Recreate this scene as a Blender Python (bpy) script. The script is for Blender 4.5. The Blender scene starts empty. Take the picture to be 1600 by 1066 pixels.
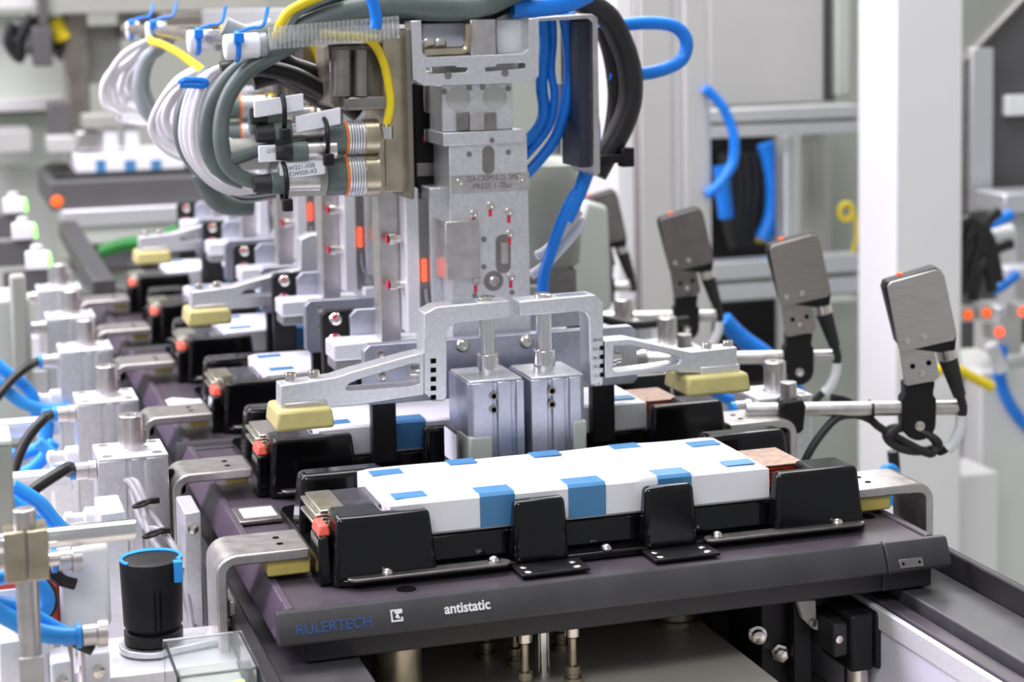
import bpy, math, random
from mathutils import Vector, Matrix
from mathutils.geometry import tessellate_polygon
random.seed(7)
S = bpy.context.scene
COL = S.collection
R = math.radians

# ------------------------------------------------------------------ camera
F, PX, PY = 2900.0, 800.0, 284.0          # focal length and principal point for a 1600x1066 frame
YAW, PITCH, ROLL = R(-17.4), R(5.5), 0.018
CP = Vector((-0.21137, -1.19277, 0.402))
FW = Vector((-math.sin(YAW)*math.cos(PITCH), math.cos(YAW)*math.cos(PITCH), -math.sin(PITCH)))
r0 = FW.cross(Vector((0, 0, 1))).normalized(); u0 = r0.cross(FW)
RT = r0*math.cos(ROLL) - u0*math.sin(ROLL); UP = u0*math.cos(ROLL) + r0*math.sin(ROLL)
cam = bpy.data.cameras.new('camera'); camo = bpy.data.objects.new('camera', cam); COL.objects.link(camo)
cam.sensor_fit = 'HORIZONTAL'; cam.sensor_width = 36; cam.lens = F/1600*36
cam.shift_y = -(533-PY)/1600; cam.clip_start = .02; cam.clip_end = 60
m = Matrix((RT, UP, -FW)).transposed().to_4x4(); m.translation = CP; camo.matrix_world = m
cam.dof.use_dof = True; cam.dof.focus_distance = 1.36; cam.dof.aperture_fstop = 7.6
S.camera = camo

# ------------------------------------------------------------------ world, lights, exposure
w = bpy.data.worlds.new('hall'); S.world = w; w.use_nodes = True
w.node_tree.nodes['Background'].inputs[0].default_value = (.93, .95, 1, 1)
w.node_tree.nodes['Background'].inputs[1].default_value = .30
def area(name, loc, aim, sx, sy, power, col=(1, 1, 1)):
    l = bpy.data.lights.new(name, 'AREA'); l.shape = 'RECTANGLE'; l.size = sx; l.size_y = sy; l.energy = power; l.color = col
    o = bpy.data.objects.new(name, l); COL.objects.link(o); o.location = loc
    o.rotation_euler = (Vector(aim)-Vector(loc)).to_track_quat('-Z', 'Y').to_euler()
    return o
area('ceiling_lamp', (-.2, .9, 2.3), (.1, .7, 0), 1.2, 2.6, 62, (1, .98, .97))
area('ceiling_lamp', (-1.7, .9, 1.5), (0, .5, 0), .5, 2.2, 58, (.88, .76, 1))
area('ceiling_lamp', (-.9, -1.7, 2.2), (.2, .2, 0), 1.4, .6, 26, (.97, .97, 1))
area('ceiling_lamp', (1.6, 2.6, 2.3), (1.0, 1.5, 0), 1.5, 2.2, 50, (1, .99, .96))
area('ceiling_lamp', (-1.5, 4.2, 2.3), (-1, 4, 0), 2, 2, 30, (1, 1, .95))
S.view_settings.view_transform = 'Standard'; S.view_settings.look = 'None'
S.view_settings.exposure = .44; S.view_settings.gamma = 1; S.view_settings.use_curve_mapping = False

# ------------------------------------------------------------------ helpers
def at(x, y, Y=None, X=None, Z=None):
    """point of the place seen at photo pixel (x, y), on the plane Y=, X= or Z="""
    d = FW + RT*((x-PX)/F) + UP*((PY-y)/F)
    t = (Y-CP.y)/d.y if Y is not None else (X-CP.x)/d.x if X is not None else (Z-CP.z)/d.z
    return CP + d*t

class G:
    def __init__(s): s.v = []; s.f = []
    def add(s, vs, fs):
        o = len(s.v); s.v += [tuple(v) for v in vs]; s.f += [tuple(i+o for i in f) for f in fs]; return s
    def bx(s, x0, x1, y0, y1, z0, z1, tx=0, ty=0):
        """box; tx, ty pull the top inwards"""
        return s.add([(x0, y0, z0), (x1, y0, z0), (x1, y1, z0), (x0, y1, z0), (x0+tx, y0+ty, z1), (x1-tx, y0+ty, z1), (x1-tx, y1-ty, z1), (x0+tx, y1-ty, z1)],
                     [(3, 2, 1, 0), (4, 5, 6, 7), (0, 1, 5, 4), (1, 2, 6, 5), (2, 3, 7, 6), (3, 0, 4, 7)])
    def rings(s, rs, cap=True):
        n = len(rs[0]); o = len(s.v)
        for r in rs: s.v += [tuple(p) for p in r]
        for k in range(len(rs)-1):
            for i in range(n):
                a = o+k*n+i; b = o+k*n+(i+1) % n; s.f.append((a, b, b+n, a+n))
        if cap:
            s.f.append(tuple(o+i for i in reversed(range(n)))); s.f.append(tuple(o+(len(rs)-1)*n+i for i in range(n)))
        return s
    def cyl(s, p0, p1, r, r1=None, n=20):
        p0 = Vector(p0); p1 = Vector(p1); d = (p1-p0).normalized(); a = d.orthogonal().normalized(); b = d.cross(a)
        r1 = r if r1 is None else r1
        c = [(math.cos(2*math.pi*i/n), math.sin(2*math.pi*i/n)) for i in range(n)]
        return s.rings([[p0+(a*x+b*y)*r for x, y in c], [p1+(a*x+b*y)*r1 for x, y in c]])
    def lathe(s, base, prof, n=24, axis=(0, 0, 1)):
        base = Vector(base); d = Vector(axis).normalized(); a = d.orthogonal().normalized(); b = d.cross(a)
        c = [(math.cos(2*math.pi*i/n), math.sin(2*math.pi*i/n)) for i in range(n)]
        return s.rings([[base+d*h+(a*x+b*y)*r for x, y in c] for r, h in prof])
    def tube(s, pts, r, n=8, sub=5):
        P = [Vector(p) for p in pts]
        if sub > 1 and len(P) > 2:
            Q = []
            for i in range(len(P)-1):
                a = P[max(i-1, 0)]; b = P[i]; c = P[i+1]; d = P[min(i+2, len(P)-1)]
                for k in range(sub):
                    t = k/sub
                    Q.append(.5*((2*b)+(c-a)*t+(2*a-5*b+4*c-d)*t*t+(3*b-a-3*c+d)*t**3))
            P = Q+[P[-1]]
        rs = []; a = None
        for i, p in enumerate(P):
            d = (P[min(i+1, len(P)-1)]-P[max(i-1, 0)]).normalized()
            a = d.orthogonal().normalized() if a is None else (a-d*a.dot(d)).normalized()
            b = d.cross(a)
            rs.append([p+(a*math.cos(2*math.pi*k/n)+b*math.sin(2*math.pi*k/n))*r for k in range(n)])
        return s.rings(rs)
    def prism(s, poly, a0, a1, ax='y', holes=()):
        """poly of 2D points swept along ax from a0 to a1: y -> (x,z), x -> (y,z), z -> (x,y)"""
        def p3(p, a): return (p[0], a, p[1]) if ax == 'y' else (a, p[0], p[1]) if ax == 'x' else (p[0], p[1], a)
        loops = [list(poly)]+[list(h) for h in holes]
        flat = [p for l in loops for p in l]; n = len(flat); o = len(s.v)
        s.v += [p3(p, a0) for p in flat]+[p3(p, a1) for p in flat]
        if holes:
            for t in tessellate_polygon([[Vector((p[0], p[1], 0)) for p in l] for l in loops]):
                s.f.append(tuple(o+i for i in t)); s.f.append(tuple(o+n+i for i in reversed(t)))
        else:
            s.f.append(tuple(range(o, o+n))); s.f.append(tuple(reversed(range(o+n, o+2*n))))
        k = 0
        for l in loops:
            for i in range(len(l)):
                a = o+k+i; b = o+k+(i+1) % len(l); s.f.append((a, b, b+n, a+n))
            k += len(l)
        return s
    def build(s, name, mat, parent=None, bevel=0, seg=2, kind=None):
        me = bpy.data.meshes.new(name); me.from_pydata(s.v, [], s.f); me.validate()
        bm_fix(me)
        me.materials.append(M[mat])
        for p in me.polygons: p.use_smooth = True
        me.set_sharp_from_angle(angle=R(38))
        o = bpy.data.objects.new(name, me); COL.objects.link(o)
        if parent: o.parent = parent
        if bevel:
            b = o.modifiers.new('bevel', 'BEVEL'); b.width = bevel; b.segments = seg; b.limit_method = 'ANGLE'; b.angle_limit = R(40)
        if kind: o['kind'] = kind
        return o
import bmesh
def bm_fix(me):
    bm = bmesh.new(); bm.from_mesh(me); bmesh.ops.recalc_face_normals(bm, faces=bm.faces); bm.to_mesh(me); bm.free()

def tag(o, label, cat, group=None):
    o['label'] = label; o['category'] = cat
    if group: o['group'] = group
    return o
def thing(name, label, cat, loc=(0, 0, 0), rz=0, group=None):
    o = bpy.data.objects.new(name, None); COL.objects.link(o); o.location = loc; o.rotation_euler = (0, 0, rz); o.empty_display_size = .02
    return tag(o, label, cat, group)
def copy_tree(o, loc=None, label=None, parent=None):
    c = o.copy(); COL.objects.link(c)
    if parent: c.parent = parent
    if loc is not None: c.location = loc
    if label: c['label'] = label
    for ch in list(o.children): copy_tree(ch, parent=c)
    return c
def struct(name, g, mat, bevel=0):
    o = g.build(name, mat, None, bevel); o['kind'] = 'structure'; return o
def pxbox(x0, y0, x1, y1, Y, depth):
    a = at(x0, (y0+y1)/2, Y=Y); b = at(x1, (y0+y1)/2, Y=Y); t = at((x0+x1)/2, y0, Y=Y); u = at((x0+x1)/2, y1, Y=Y)
    return (a.x, b.x, Y, Y+depth, u.z, t.z)
def px2(pts, Y): return [(p.x, p.z) for p in (at(x, y, Y=Y) for x, y in pts)]
ORD = ['nearest the camera', 'second from the camera', 'third from the camera', 'fourth from the camera', 'fifth from the camera', 'sixth from the camera']
def text_part(name, body, size, loc, rot, mat, parent, depth=.0002, font_sx=1, align='LEFT', bold=0):
    cu = bpy.data.curves.new(name, 'FONT'); cu.body = body; cu.size = size; cu.extrude = depth; cu.align_x = align; cu.offset = bold
    t = bpy.data.objects.new(name+'_tmp', cu); COL.objects.link(t)
    me = bpy.data.meshes.new_from_object(t.evaluated_get(bpy.context.evaluated_depsgraph_get()))
    bpy.data.objects.remove(t); me.materials.clear(); me.materials.append(M[mat])
    o = bpy.data.objects.new(name, me); COL.objects.link(o); o.location = loc; o.rotation_euler = rot; o.scale = (font_sx, 1, 1)
    if parent: o.parent = parent
    return o

# ------------------------------------------------------------------ materials
M = {}
def mat(name, col, rough=.5, metal=0, noise=0, scale=60, bump=0, bscale=200, coat=0, emit=0, trans=0, alpha=1, spec=.5, aniso=None, ior=1.45):
    m = bpy.data.materials.new(name); m.use_nodes = True; nt = m.node_tree; b = nt.nodes['Principled BSDF']
    b.inputs['Base Color'].default_value = (*col, 1); b.inputs['Roughness'].default_value = rough; b.inputs['Metallic'].default_value = metal
    b.inputs['Coat Weight'].default_value = coat; b.inputs['Coat Roughness'].default_value = .08
    b.inputs['Specular IOR Level'].default_value = spec
    b.inputs['IOR'].default_value = ior
    if trans: b.inputs['Transmission Weight'].default_value = trans
    if emit: b.inputs['Emission Color'].default_value = (*col, 1); b.inputs['Emission Strength'].default_value = emit
    if noise or bump:
        tc = nt.nodes.new('ShaderNodeTexCoord')
    if noise:
        n = nt.nodes.new('ShaderNodeTexNoise'); n.inputs['Scale'].default_value = scale; n.inputs['Detail'].default_value = 6
        if aniso:
            mp = nt.nodes.new('ShaderNodeMapping'); mp.inputs['Scale'].default_value = aniso
            nt.links.new(tc.outputs['Object'], mp.inputs[0]); nt.links.new(mp.outputs[0], n.inputs['Vector'])
        else: nt.links.new(tc.outputs['Object'], n.inputs['Vector'])
        cr = nt.nodes.new('ShaderNodeValToRGB'); nt.links.new(n.outputs[0], cr.inputs[0])
        cr.color_ramp.elements[0].position = .3; cr.color_ramp.elements[1].position = .7
        cr.color_ramp.elements[0].color = (*[c*(1-noise) for c in col], 1); cr.color_ramp.elements[1].color = (*[min(1, c*(1+noise)) for c in col], 1)
        nt.links.new(cr.outputs[0], b.inputs['Base Color'])
        mr = nt.nodes.new('ShaderNodeMapRange'); mr.inputs[3].default_value = max(0, rough-.08); mr.inputs[4].default_value = min(1, rough+.08)
        nt.links.new(n.outputs[0], mr.inputs[0]); nt.links.new(mr.outputs[0], b.inputs['Roughness'])
    if bump:
        n2 = nt.nodes.new('ShaderNodeTexNoise'); n2.inputs['Scale'].default_value = bscale; n2.inputs['Detail'].default_value = 4
        nt.links.new(tc.outputs['Object'], n2.inputs['Vector'])
        bp = nt.nodes.new('ShaderNodeBump'); bp.inputs['Strength'].default_value = bump; bp.inputs['Distance'].default_value = .001
        nt.links.new(n2.outputs[0], bp.inputs['Height']); nt.links.new(bp.outputs[0], b.inputs['Normal'])
    M[name] = m
mat('alu', (.74, .75, .78), .38, .75, .08, 300, .05, 1500)
mat('alu_bright', (.86, .87, .9), .4, .35, .05, 300, .04, 1500)
mat('alu_blue', (.50, .52, .60), .36, .8, .08, 200)
mat('steel', (.62, .59, .58), .32, .9, .12, 90)
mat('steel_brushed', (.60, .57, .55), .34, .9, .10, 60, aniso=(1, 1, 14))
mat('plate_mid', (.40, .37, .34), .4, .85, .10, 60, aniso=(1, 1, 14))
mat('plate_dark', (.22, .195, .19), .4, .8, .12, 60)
mat('steel_dark', (.30, .28, .27), .38, .85, .15, 80)
mat('chrome', (.80, .80, .80), .12, 1, .05, 60)
mat('screw', (.78, .74, .68), .2, 1, .1, 200)
mat('gold_metal', (.50, .44, .33), .3, .9, .2, 60)
mat('bronze_cover', (.26, .235, .20), .28, .6, .15, 30)
mat('black_gloss', (.004, .004, .005), .14, 0, .3, 40, .05, 60, coat=.25, spec=.35)
mat('black_matte', (.010, .010, .011), .45, 0, .2, 100, spec=.35)
mat('black_rubber', (.02, .02, .02), .5, 0, .2, 100)
mat('hole_dark', (.004, .004, .004), .8, spec=.05)
mat('deck', (.068, .056, .070), .40, 0, .15, 25, .12, 900)  # dark grey plastic; reflected purple sheen tinted into the base colour
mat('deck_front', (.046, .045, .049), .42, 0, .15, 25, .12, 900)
mat('deck_lip_sheen', (.092, .066, .098), .38, 0, .15, 25, .12, 900)  # left pallet lips: lavender light sheen put into the base colour
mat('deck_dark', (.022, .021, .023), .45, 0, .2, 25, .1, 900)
mat('rail_grey', (.085, .085, .09), .4, .3, .15, 40, .05, 900)
mat('cell_white', (.88, .89, .92), .5, 0, .02, 30, .5, 40)
mat('tape_blue', (.07, .235, .46), .35, 0, .05, 60)
mat('tab_foil', (.10, .10, .11), .25, .8, .5, 90)
mat('tab_silver', (.62, .60, .52), .2, .9, .15, 90)
mat('copper', (.36, .24, .19), .4, .7, .25, 160)
mat('tab_red', (.30, .03, .012), .4, 0, .4, 100)
mat('red_plastic', (.85, .12, .08), .4, 0, .05, 60)
mat('red_paint', (.75, .03, .08), .4)
mat('pad_yellow', (.62, .50, .14), .35, 0, .08, 50, spec=.5)
mat('pad_urethane', (.56, .50, .20), .3, 0, .08, 60)
mat('pad_grey', (.22, .22, .22), .55, 0, .1, 60)
mat('white_plastic', (.82, .83, .85), .4, 0, .03, 50)
mat('label_white', (.85, .86, .92), .5, 0, .03, 90)
mat('ink', (.03, .03, .04), .6)
mat('ink_grey', (.16, .15, .16), .6)
mat('print_blue', (.03, .09, .30), .5)
mat('print_white', (.8, .82, .85), .5)
mat('hose_blue', (.01, .22, .82), .28, 0, .1, 40)
mat('hose_lightblue', (.03, .32, .85), .3, 0, .1, 40)
mat('hose_black', (.018, .017, .017), .35, 0, .2, 40)
mat('hose_grey', (.30, .34, .35), .4, 0, .1, 40)
mat('hose_green', (.115, .15, .14), .4, 0, .2, 40)
mat('cable_white', (.78, .77, .80), .45, 0, .05, 40)
mat('cable_grey', (.32, .32, .34), .45, 0, .05, 40)
mat('cable_yellow', (.85, .66, .02), .35, 0, .08, 40)
mat('cable_green', (.02, .20, .035), .4, 0, .1, 40)
mat('orange', (.85, .22, .03), .35, 0, .1, 60)
mat('led_red', (1, .10, .04), .4, emit=1.0)
mat('led_green', (.25, 1, .12), .4, emit=1.8)
mat('led_orange', (.9, .12, .01), .4, emit=.55)
mat('clear_plastic', (.97, .99, 1), .06, 0, trans=.95, ior=1.1)
mat('duct_clear', (.9, .92, .92), .12, 0, trans=.8, ior=1.2)
mat('wall_paint', (.62, .64, .58), .6, 0, .04, 3)
mat('panel_white', (.72, .73, .71), .45, 0, .03, 4)
mat('panel_grey', (.50, .50, .48), .5, 0, .04, 4)
mat('panel_green', (.50, .53, .48), .5, 0, .05, 4)
mat('panel_dark', (.10, .097, .10), .5, 0, .08, 6)
mat('panel_navy', (.035, .035, .06), .4, 0, .1, 20)
mat('column_white', (.80, .80, .80), .45, 0, .02, 4)
mat('floor_paint', (.40, .41, .38), .45, 0, .1, 3)
mat('table_beige', (.52, .48, .42), .45, .2, .1, 15)
mat('frost_lilac', (.70, .70, .80), .45, 0, .03, 20)
mat('motor_grey', (.36, .37, .33), .45, 0, .06, 20)
mat('clear_box_green', (.75, .92, .78), .1, 0, trans=.8, ior=1.2)

# ------------------------------------------------------------------ the hall (setting)
struct('floor', G().bx(-5, 5, -2.5, 7, -1.0, -.95), 'floor_paint')
struct('wall_back', G().bx(-5, 5, 6.0, 6.1, -.95, 3.2), 'wall_paint')
struct('wall_right', G().bx(4.6, 4.7, -2.5, 6, -.95, 3.2), 'wall_paint')
struct('wall_left', G().bx(-4.7, -4.6, -2.5, 6, -.95, 3.2), 'wall_paint')

# machine table under the line
TZ = -.135
t = thing('machine_table', 'beige grey machine base plate under the pallet line', 'machine base', (.25, .9, -.95))
def loc(g, t):  # shift a G into the local space of t
    g.v = [(x-t.location.x, y-t.location.y, z-t.location.z) for x, y, z in g.v]; return g
loc(G().bx(-.122, .60, -.42, 1.9, TZ-.03, TZ), t).build('table_plate', 'table_beige', t, .004)
t2 = thing('side_shelf', 'beige grey shelf left of the machine base plate', 'shelf', (-.18, .0, -.95))
loc(G().bx(-.24, -.123, -.42, .55, TZ-.03, TZ), t2).build('shelf_plate', 'table_beige', t2, .004)
loc(G().bx(-.19, -.16, -.3, .45, -.95, TZ-.03), t2).build('shelf_leg', 'panel_grey', t2, .004)
loc(G().bx(-.11, .56, -.38, 1.85, -.95, TZ-.03), t).build('cabinet_base', 'panel_grey', t, .004)

PZ = -.086
t = thing('lift_plate', 'raised beige plate carrying the lift pins under the pallets', 'lift plate', (.2, .05, TZ))
loc(G().bx(.05, .352, -.32, .42, TZ, PZ), t).build('plate', 'table_beige', t, .002)
for y in (-.1, .12, .33): loc(G().lathe((.33, y, PZ), [(.005, 0), (.005, .004), (.003, .005)], 12), t).build('bolt', 'screw', t)

# ------------------------------------------------------------------ conveyor rails
t = thing('conveyor_rail', 'dark grey conveyor rail running past the right side of the pallets', 'conveyor rail', (.48, -.3, TZ))
Y0, Y1 = -.45, 1.75
loc(G().bx(.462, .5115, Y0, Y1, -.060, -.0375), t).build('belt_track', 'rail_grey', t, .0015)
loc(G().bx(.512, .5185, Y0, Y1, -.09, -.018), t).build('outer_lip', 'deck_dark', t, .002)
loc(G().bx(.446, .459, Y0, Y1, -.062, -.046), t).build('groove_strip', 'deck', t, .001)
loc(G().bx(.440, .445, Y0, Y1, -.064, -.048), t).build('bright_edge', 'alu_bright', t, .001)
loc(G().bx(.442, .52, Y0, Y1, TZ, -.064), t).build('side_panel', 'frost_lilac', t, .001)
t = thing('conveyor_rail', 'black conveyor rail with a bare aluminium strip on the left of the pallets', 'conveyor rail', (0, -.3, TZ))
loc(G().bx(-.012, .05, Y0, Y1, -.064, -.0375), t).build('belt_track', 'rail_grey', t, .0015)
loc(G().bx(-.026, -.014, Y0, Y1, -.075, -.024), t).build('outer_lip', 'deck_dark', t, .002)
loc(G().bx(-.0275, -.014, Y0, Y1, -.118, -.077), t).build('side_strip', 'alu_bright', t, .001)
loc(G().bx(-.022, .045, Y0, Y1, TZ, -.0645), t).build('rail_body', 'deck_dark', t, .001)

# ------------------------------------------------------------------ pallets
def pallet(label, loc_, first):
    t = thing('pallet', label, 'pallet', loc_, group='pallets on the conveyor')
    W, D = .49, .495
    G().bx(.006, W-.006, .006, D-.004, -.016, -.001).build('deck_plate', 'deck', t, .001)
    prof = [(.0075, .0006), (.0015, .0006), (0, -.0006), (-.0075, -.0175), (-.0075, -.0195), (-.005, -.021), (.0075, -.021)]
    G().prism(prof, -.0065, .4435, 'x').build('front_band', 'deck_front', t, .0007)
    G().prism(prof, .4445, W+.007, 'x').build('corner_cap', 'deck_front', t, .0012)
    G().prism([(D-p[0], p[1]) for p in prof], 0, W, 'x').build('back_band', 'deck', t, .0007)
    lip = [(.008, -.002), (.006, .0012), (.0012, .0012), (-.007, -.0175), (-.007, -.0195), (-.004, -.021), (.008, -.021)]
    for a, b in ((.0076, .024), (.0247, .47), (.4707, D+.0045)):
        G().prism(lip, a, b, 'y').build('side_lip', 'deck_lip_sheen', t, .0007)
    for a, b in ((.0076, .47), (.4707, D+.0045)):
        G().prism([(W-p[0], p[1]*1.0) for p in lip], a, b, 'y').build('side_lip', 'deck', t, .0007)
    G().bx(.012, W-.008, .003, D-.003, -.0365, -.021).build('lower_frame', 'deck_dark', t, .0015)
    G().bx(.444, W-.006, .0005, .0028, -.0355, -.022).build('corner_block', 'deck_dark', t, .0008)
    for x, y in ((.088, .024), (.468, .072), (.088, D-.024), (.468, D-.07)):
        h = G().lathe((x, y, -.0012), [(.0085, 0), (.0085, .0006), (.0073, .0009), (.0073, .0004)], 20).build('hole_ring', 'deck', t)
        G().cyl((x, y, -.001), (x, y, .0000), .0071).build('hole', 'hole_dark', h)
    if first:
        tilt = R(90)-math.atan2(.0075, .0169)
        def onface(x, s):  # point on the sloping front face, s from the top edge
            k = s/.0185; return (x, -.0075*k-.0004, -.0006-.0169*k+.0001)
        text_part('brand_lettering', 'RULERTECH', .0098, onface(.0048, .0138), (tilt, 0, 0), 'print_blue', t, font_sx=.98)
        text_part('antistatic_lettering', 'antistatic', .0096, onface(.1075, .0115), (tilt, 0, 0), 'print_white', t, font_sx=.94, bold=.00022)
        lg = G()
        u = .0082
        lg.prism([(0, 0), (u, 0), (u, u*.35), (u*.86, u*.35), (u*.86, u*.14), (u*.14, u*.14), (u*.14, u*.86), (u*.5, u*.86), (u*.5, u), (0, u)], -.0001, .0002, 'z')
        lg.prism([(u*.34, u*.82), (u*.34, u*.66), (u*.5, u*.66), (u*.36, u*.34), (u*.78, u*.2), (u*.62, u*.62), (u, u*.66), (u, u), (u*.5, u)], -.0001, .0002, 'z')
        o = lg.build('logo_mark', 'print_white', t); o.location = onface(.0700, .0128); o.rotation_euler = (tilt, 0, 0)
        o = G().bx(0, .0195, 0, .0068, 0, .0006).build('name_plate', 'steel_dark', t, .0003); o.location = onface(.4535, .0182); o.rotation_euler = (tilt, 0, 0)
        for x in (.003, .0165):
            G().cyl((x, .0034, .0003), (x, .0034, .0008), .0011, n=10).build('plate_hole', 'hole_dark', o)
    return t
for k in range(3):
    pallet('dark grey antistatic pallet lettered on its front edge, ' + ORD[0] if k == 0 else 'dark grey pallet in the line, ' + ORD[k], (0, .515*k, 0), k == 0)

# ------------------------------------------------------------------ nest trays
PITCH_Y = .25
def tray(label, loc_):
    t = thing('nest_tray', label, 'tray', loc_, group='black nest trays on the pallets')
    G().prism([(.040+.012, 0), (.455-.012, 0), (.455-.003, .003), (.455, .012), (.455, .198), (.452, .207), (.443, .21), (.052, .21), (.043, .207), (.04, .198), (.04, .012), (.043, .003)], 0, .0055, 'z').build('base_flange', 'black_gloss', t, .0015)
    G().bx(.075, .415, .016, .168, .005, .026, .003, .003).build('cell_bed', 'black_gloss', t, .003)
    for s_ in (1, -1):
        mx = (lambda x: x) if s_ > 0 else (lambda x: .4915-x)
        bo = [(.041, .000), (.116, .000), (.116, .0168), (.083, .0168), (.083, .042), (.041, .042)]
        to = [(.045, .004), (.1115, .004), (.1115, .0162), (.0815, .0162), (.0815, .039), (.045, .039)]
        G().rings([[(mx(x), y, .004) for x, y in bo], [(mx(x), y, .0485) for x, y in to]]).build('corner_block', 'black_gloss', t, .0035, 3)
    for x0, x1, y0, y1 in ((.043, .110, .126, .158), (.377, .449, .128, .160)):
        G().bx(x0-.002, x1+.004, y0, y1, .004, .0485, .004, .005).build('corner_block', 'black_gloss', t, .0045, 3)
    for x0, x1 in ((.172, .213), (.272, .313)):
        G().bx(x0-.001, x1+.001, -.001, .016, .002, .0485, .0025, .003).build('side_finger', 'black_gloss', t, .004, 3)
        G().bx(x0, x1, .128, .143, .002, .0475, .0025, .003).build('side_finger', 'black_gloss', t, .004, 3)
        p = G().bx(x0-.003, x1+.007, -.026, .0, .0012, .0035).build('foot_plate', 'black_matte', t, .0006)
        for x, y in ((x0+.004, -.008), (x1-.001, -.008), (x0+.004, -.019), (x1-.001, -.019)):
            G().lathe((x, y, .0033), [(.0036, 0), (.0036, .0003), (.0022, .0011), (.0008, .0012)], 14).build('screw', 'screw', p)
    for x0, x1, yy in ((.05, .168, .002), (.318, .448, .002)):
        p = G().prism([(x0, -.004), (x0+.004, -.008), (x1-.004, -.008), (x1, -.004), (x1, .001), (x1-.004, .005), (x0+.004, .005), (x0, .001)], .0055, .0075, 'z').build('steel_strip', 'steel_dark', t, .0005)
        for x in (x0+.028 if x0 < .2 else x0+.010, x1-.012 if x0 < .2 else x1-.022):
            G().lathe((x, -.0015, .0075), [(.0042, 0), (.0046, .0012), (.0038, .0032), (.0018, .0045), (.0005, .0047)], 14).build('screw', 'screw', p)
    G().lathe((.243, .004, .0055), [(.0042, 0), (.0046, .0012), (.0038, .0032), (.0018, .0045), (.0005, .0047)], 14).build('screw', 'screw', t)
    p = G().bx(.0322, .0425, .010, .044, .0, .034, .001, .003).build('side_lug', 'black_gloss', t, .002)
    G().bx(.0332, .0425, .014, .040, .034, .0415, .0015, .003).build('red_stop', 'red_plastic', p, .0015)
    p = G().bx(.430, .454, .070, .110, .004, .028, .003, .004).build('side_lug', 'black_gloss', t, .004)
    return t
tr0 = tray('black glossy nest tray holding the battery, ' + ORD[0], (0, .04, 0))
for n in range(1, 6): copy_tree(tr0, (0, .04+PITCH_Y*n, 0), 'black glossy nest tray holding the battery, ' + ORD[n])

# ------------------------------------------------------------------ battery cells
CZ0, CZ1 = .026, .0515
def cell(label, loc_):
    t = thing('battery_cell', label, 'battery', loc_, group='wrapped battery cells in the trays')
    x0, x1, y0, y1 = .086, .379, .0175, .123
    # wrapped body: a box with soft edges and a gently wrinkled skin
    nx, ny = 40, 14; g = G(); rnd = random.Random(3)
    ph = [(rnd.uniform(20, 90), rnd.uniform(-60, 60), rnd.uniform(0, 6)) for _ in range(6)]
    def hz(x, y): return sum(math.sin(a*x+b*y+c) for a, b, c in ph)*.00018
    prof = []
    for i in range(nx+1):
        x = x0+(x1-x0)*i/nx; e = min(1, min(i, nx-i)/1.2); ring = []
        ring.append((x, y0+.0015, CZ0))
        ring.append((x, y0-.0004, CZ0+.002))
        ring.append((x, y0+hz(x, 1.2)*1.5, (CZ0+CZ1)/2))
        ring.append((x, y0, CZ1-.002))
        for j in range(ny+1):
            y = y0+.002+(y1-y0-.004)*j/ny
            ring.append((x, y, CZ1+hz(x, y)-(1-e)*.0015))
        ring += [(x, y1, CZ1-.002), (x, y1, (CZ0+CZ1)/2), (x, y1, CZ0+.002), (x, y1-.0015, CZ0)]
        prof.append(ring)
    g.rings(prof).build('wrapped_body', 'cell_white', t)
    def topx(px_, py_): p = at(px_, py_, Z=CZ1); return p.x, p.y-.04
    # tapes folded over the front edge
    for a, b in ((at(749, 772, Y=.058).x, at(803, 766, Y=.058).x), (at(887, 756, Y=.058).x, at(945, 750, Y=.058).x), (at(1027, 742, Y=.058).x, at(1079, 738, Y=.058).x)):
        G().prism([(y0+.019, CZ1+.0009), (y0+.001, CZ1+.0009), (y0-.0012, CZ1-.0012), (y0-.0012, CZ0+.002), (y0-.0004, CZ0+.002), (y0+.0, CZ1-.002), (y0+.002, CZ1+.0003), (y0+.019, CZ1+.0003)], a, b, 'x').build('blue_tape', 'tape_blue', t)
    for a, b in ((at(702, 727, Z=CZ1).x, at(750, 727, Z=CZ1).x), (at(832, 714, Z=CZ1).x, at(882, 714, Z=CZ1).x), (at(957, 702, Z=CZ1).x, at(1006, 702, Z=CZ1).x)):
        G().prism([(y1-.016, CZ1+.0009), (y1-.001, CZ1+.0009), (y1+.0012, CZ1-.0012), (y1+.0012, CZ0+.004), (y1+.0004, CZ0+.004), (y1, CZ1-.002), (y1-.002, CZ1+.0003), (y1-.016, CZ1+.0003)], a, b, 'x').build('blue_tape', 'tape_blue', t)
    for x, y in ((x0+.006, y0+.018), (x0+.006, y1-.018), (x1-.030, y0+.018), (x1-.030, y1-.022)):
        G().bx(x, x+.024, y-.008, y+.007, CZ1+.0002, CZ1+.0008).build('blue_tape', 'tape_blue', t)
    # laminated tabs
    tl = G()
    for k in range(6): tl.bx(x0-.045-.002*math.sin(k*2.1), x0+.002, .045, .098, .029+k*.0026, .0312+k*.0026)
    o = tl.build('foil_tab', 'tab_foil', t, .0004)
    ts = G()
    for k in range(6): ts.bx(x0-.047-.002*math.sin(k*2.1), x0-.026, .044, .099, .0292+k*.0026, .0315+k*.0026)
    ts.build('tab_edge', 'tab_silver', o, .0008)
    tr = G()
    for k in range(5): tr.bx(x1-.002, x1+.040+.003*math.sin(k*2.7), .040, .092, .029+k*.003, .0316+k*.003)
    o = tr.build('copper_tab', 'tab_red', t, .0004)
    G().bx(x1-.001, x1+.041, .040, .092, .0442, .0456).build('tab_top', 'copper', o, .0005)
    return t
c0 = cell('white wrapped battery with blue tape strips, ' + ORD[0], (0, .04, 0))
for n in range(1, 6): copy_tree(c0, (0, .04+PITCH_Y*n, 0), 'white wrapped battery with blue tape strips, ' + ORD[n])

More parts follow.
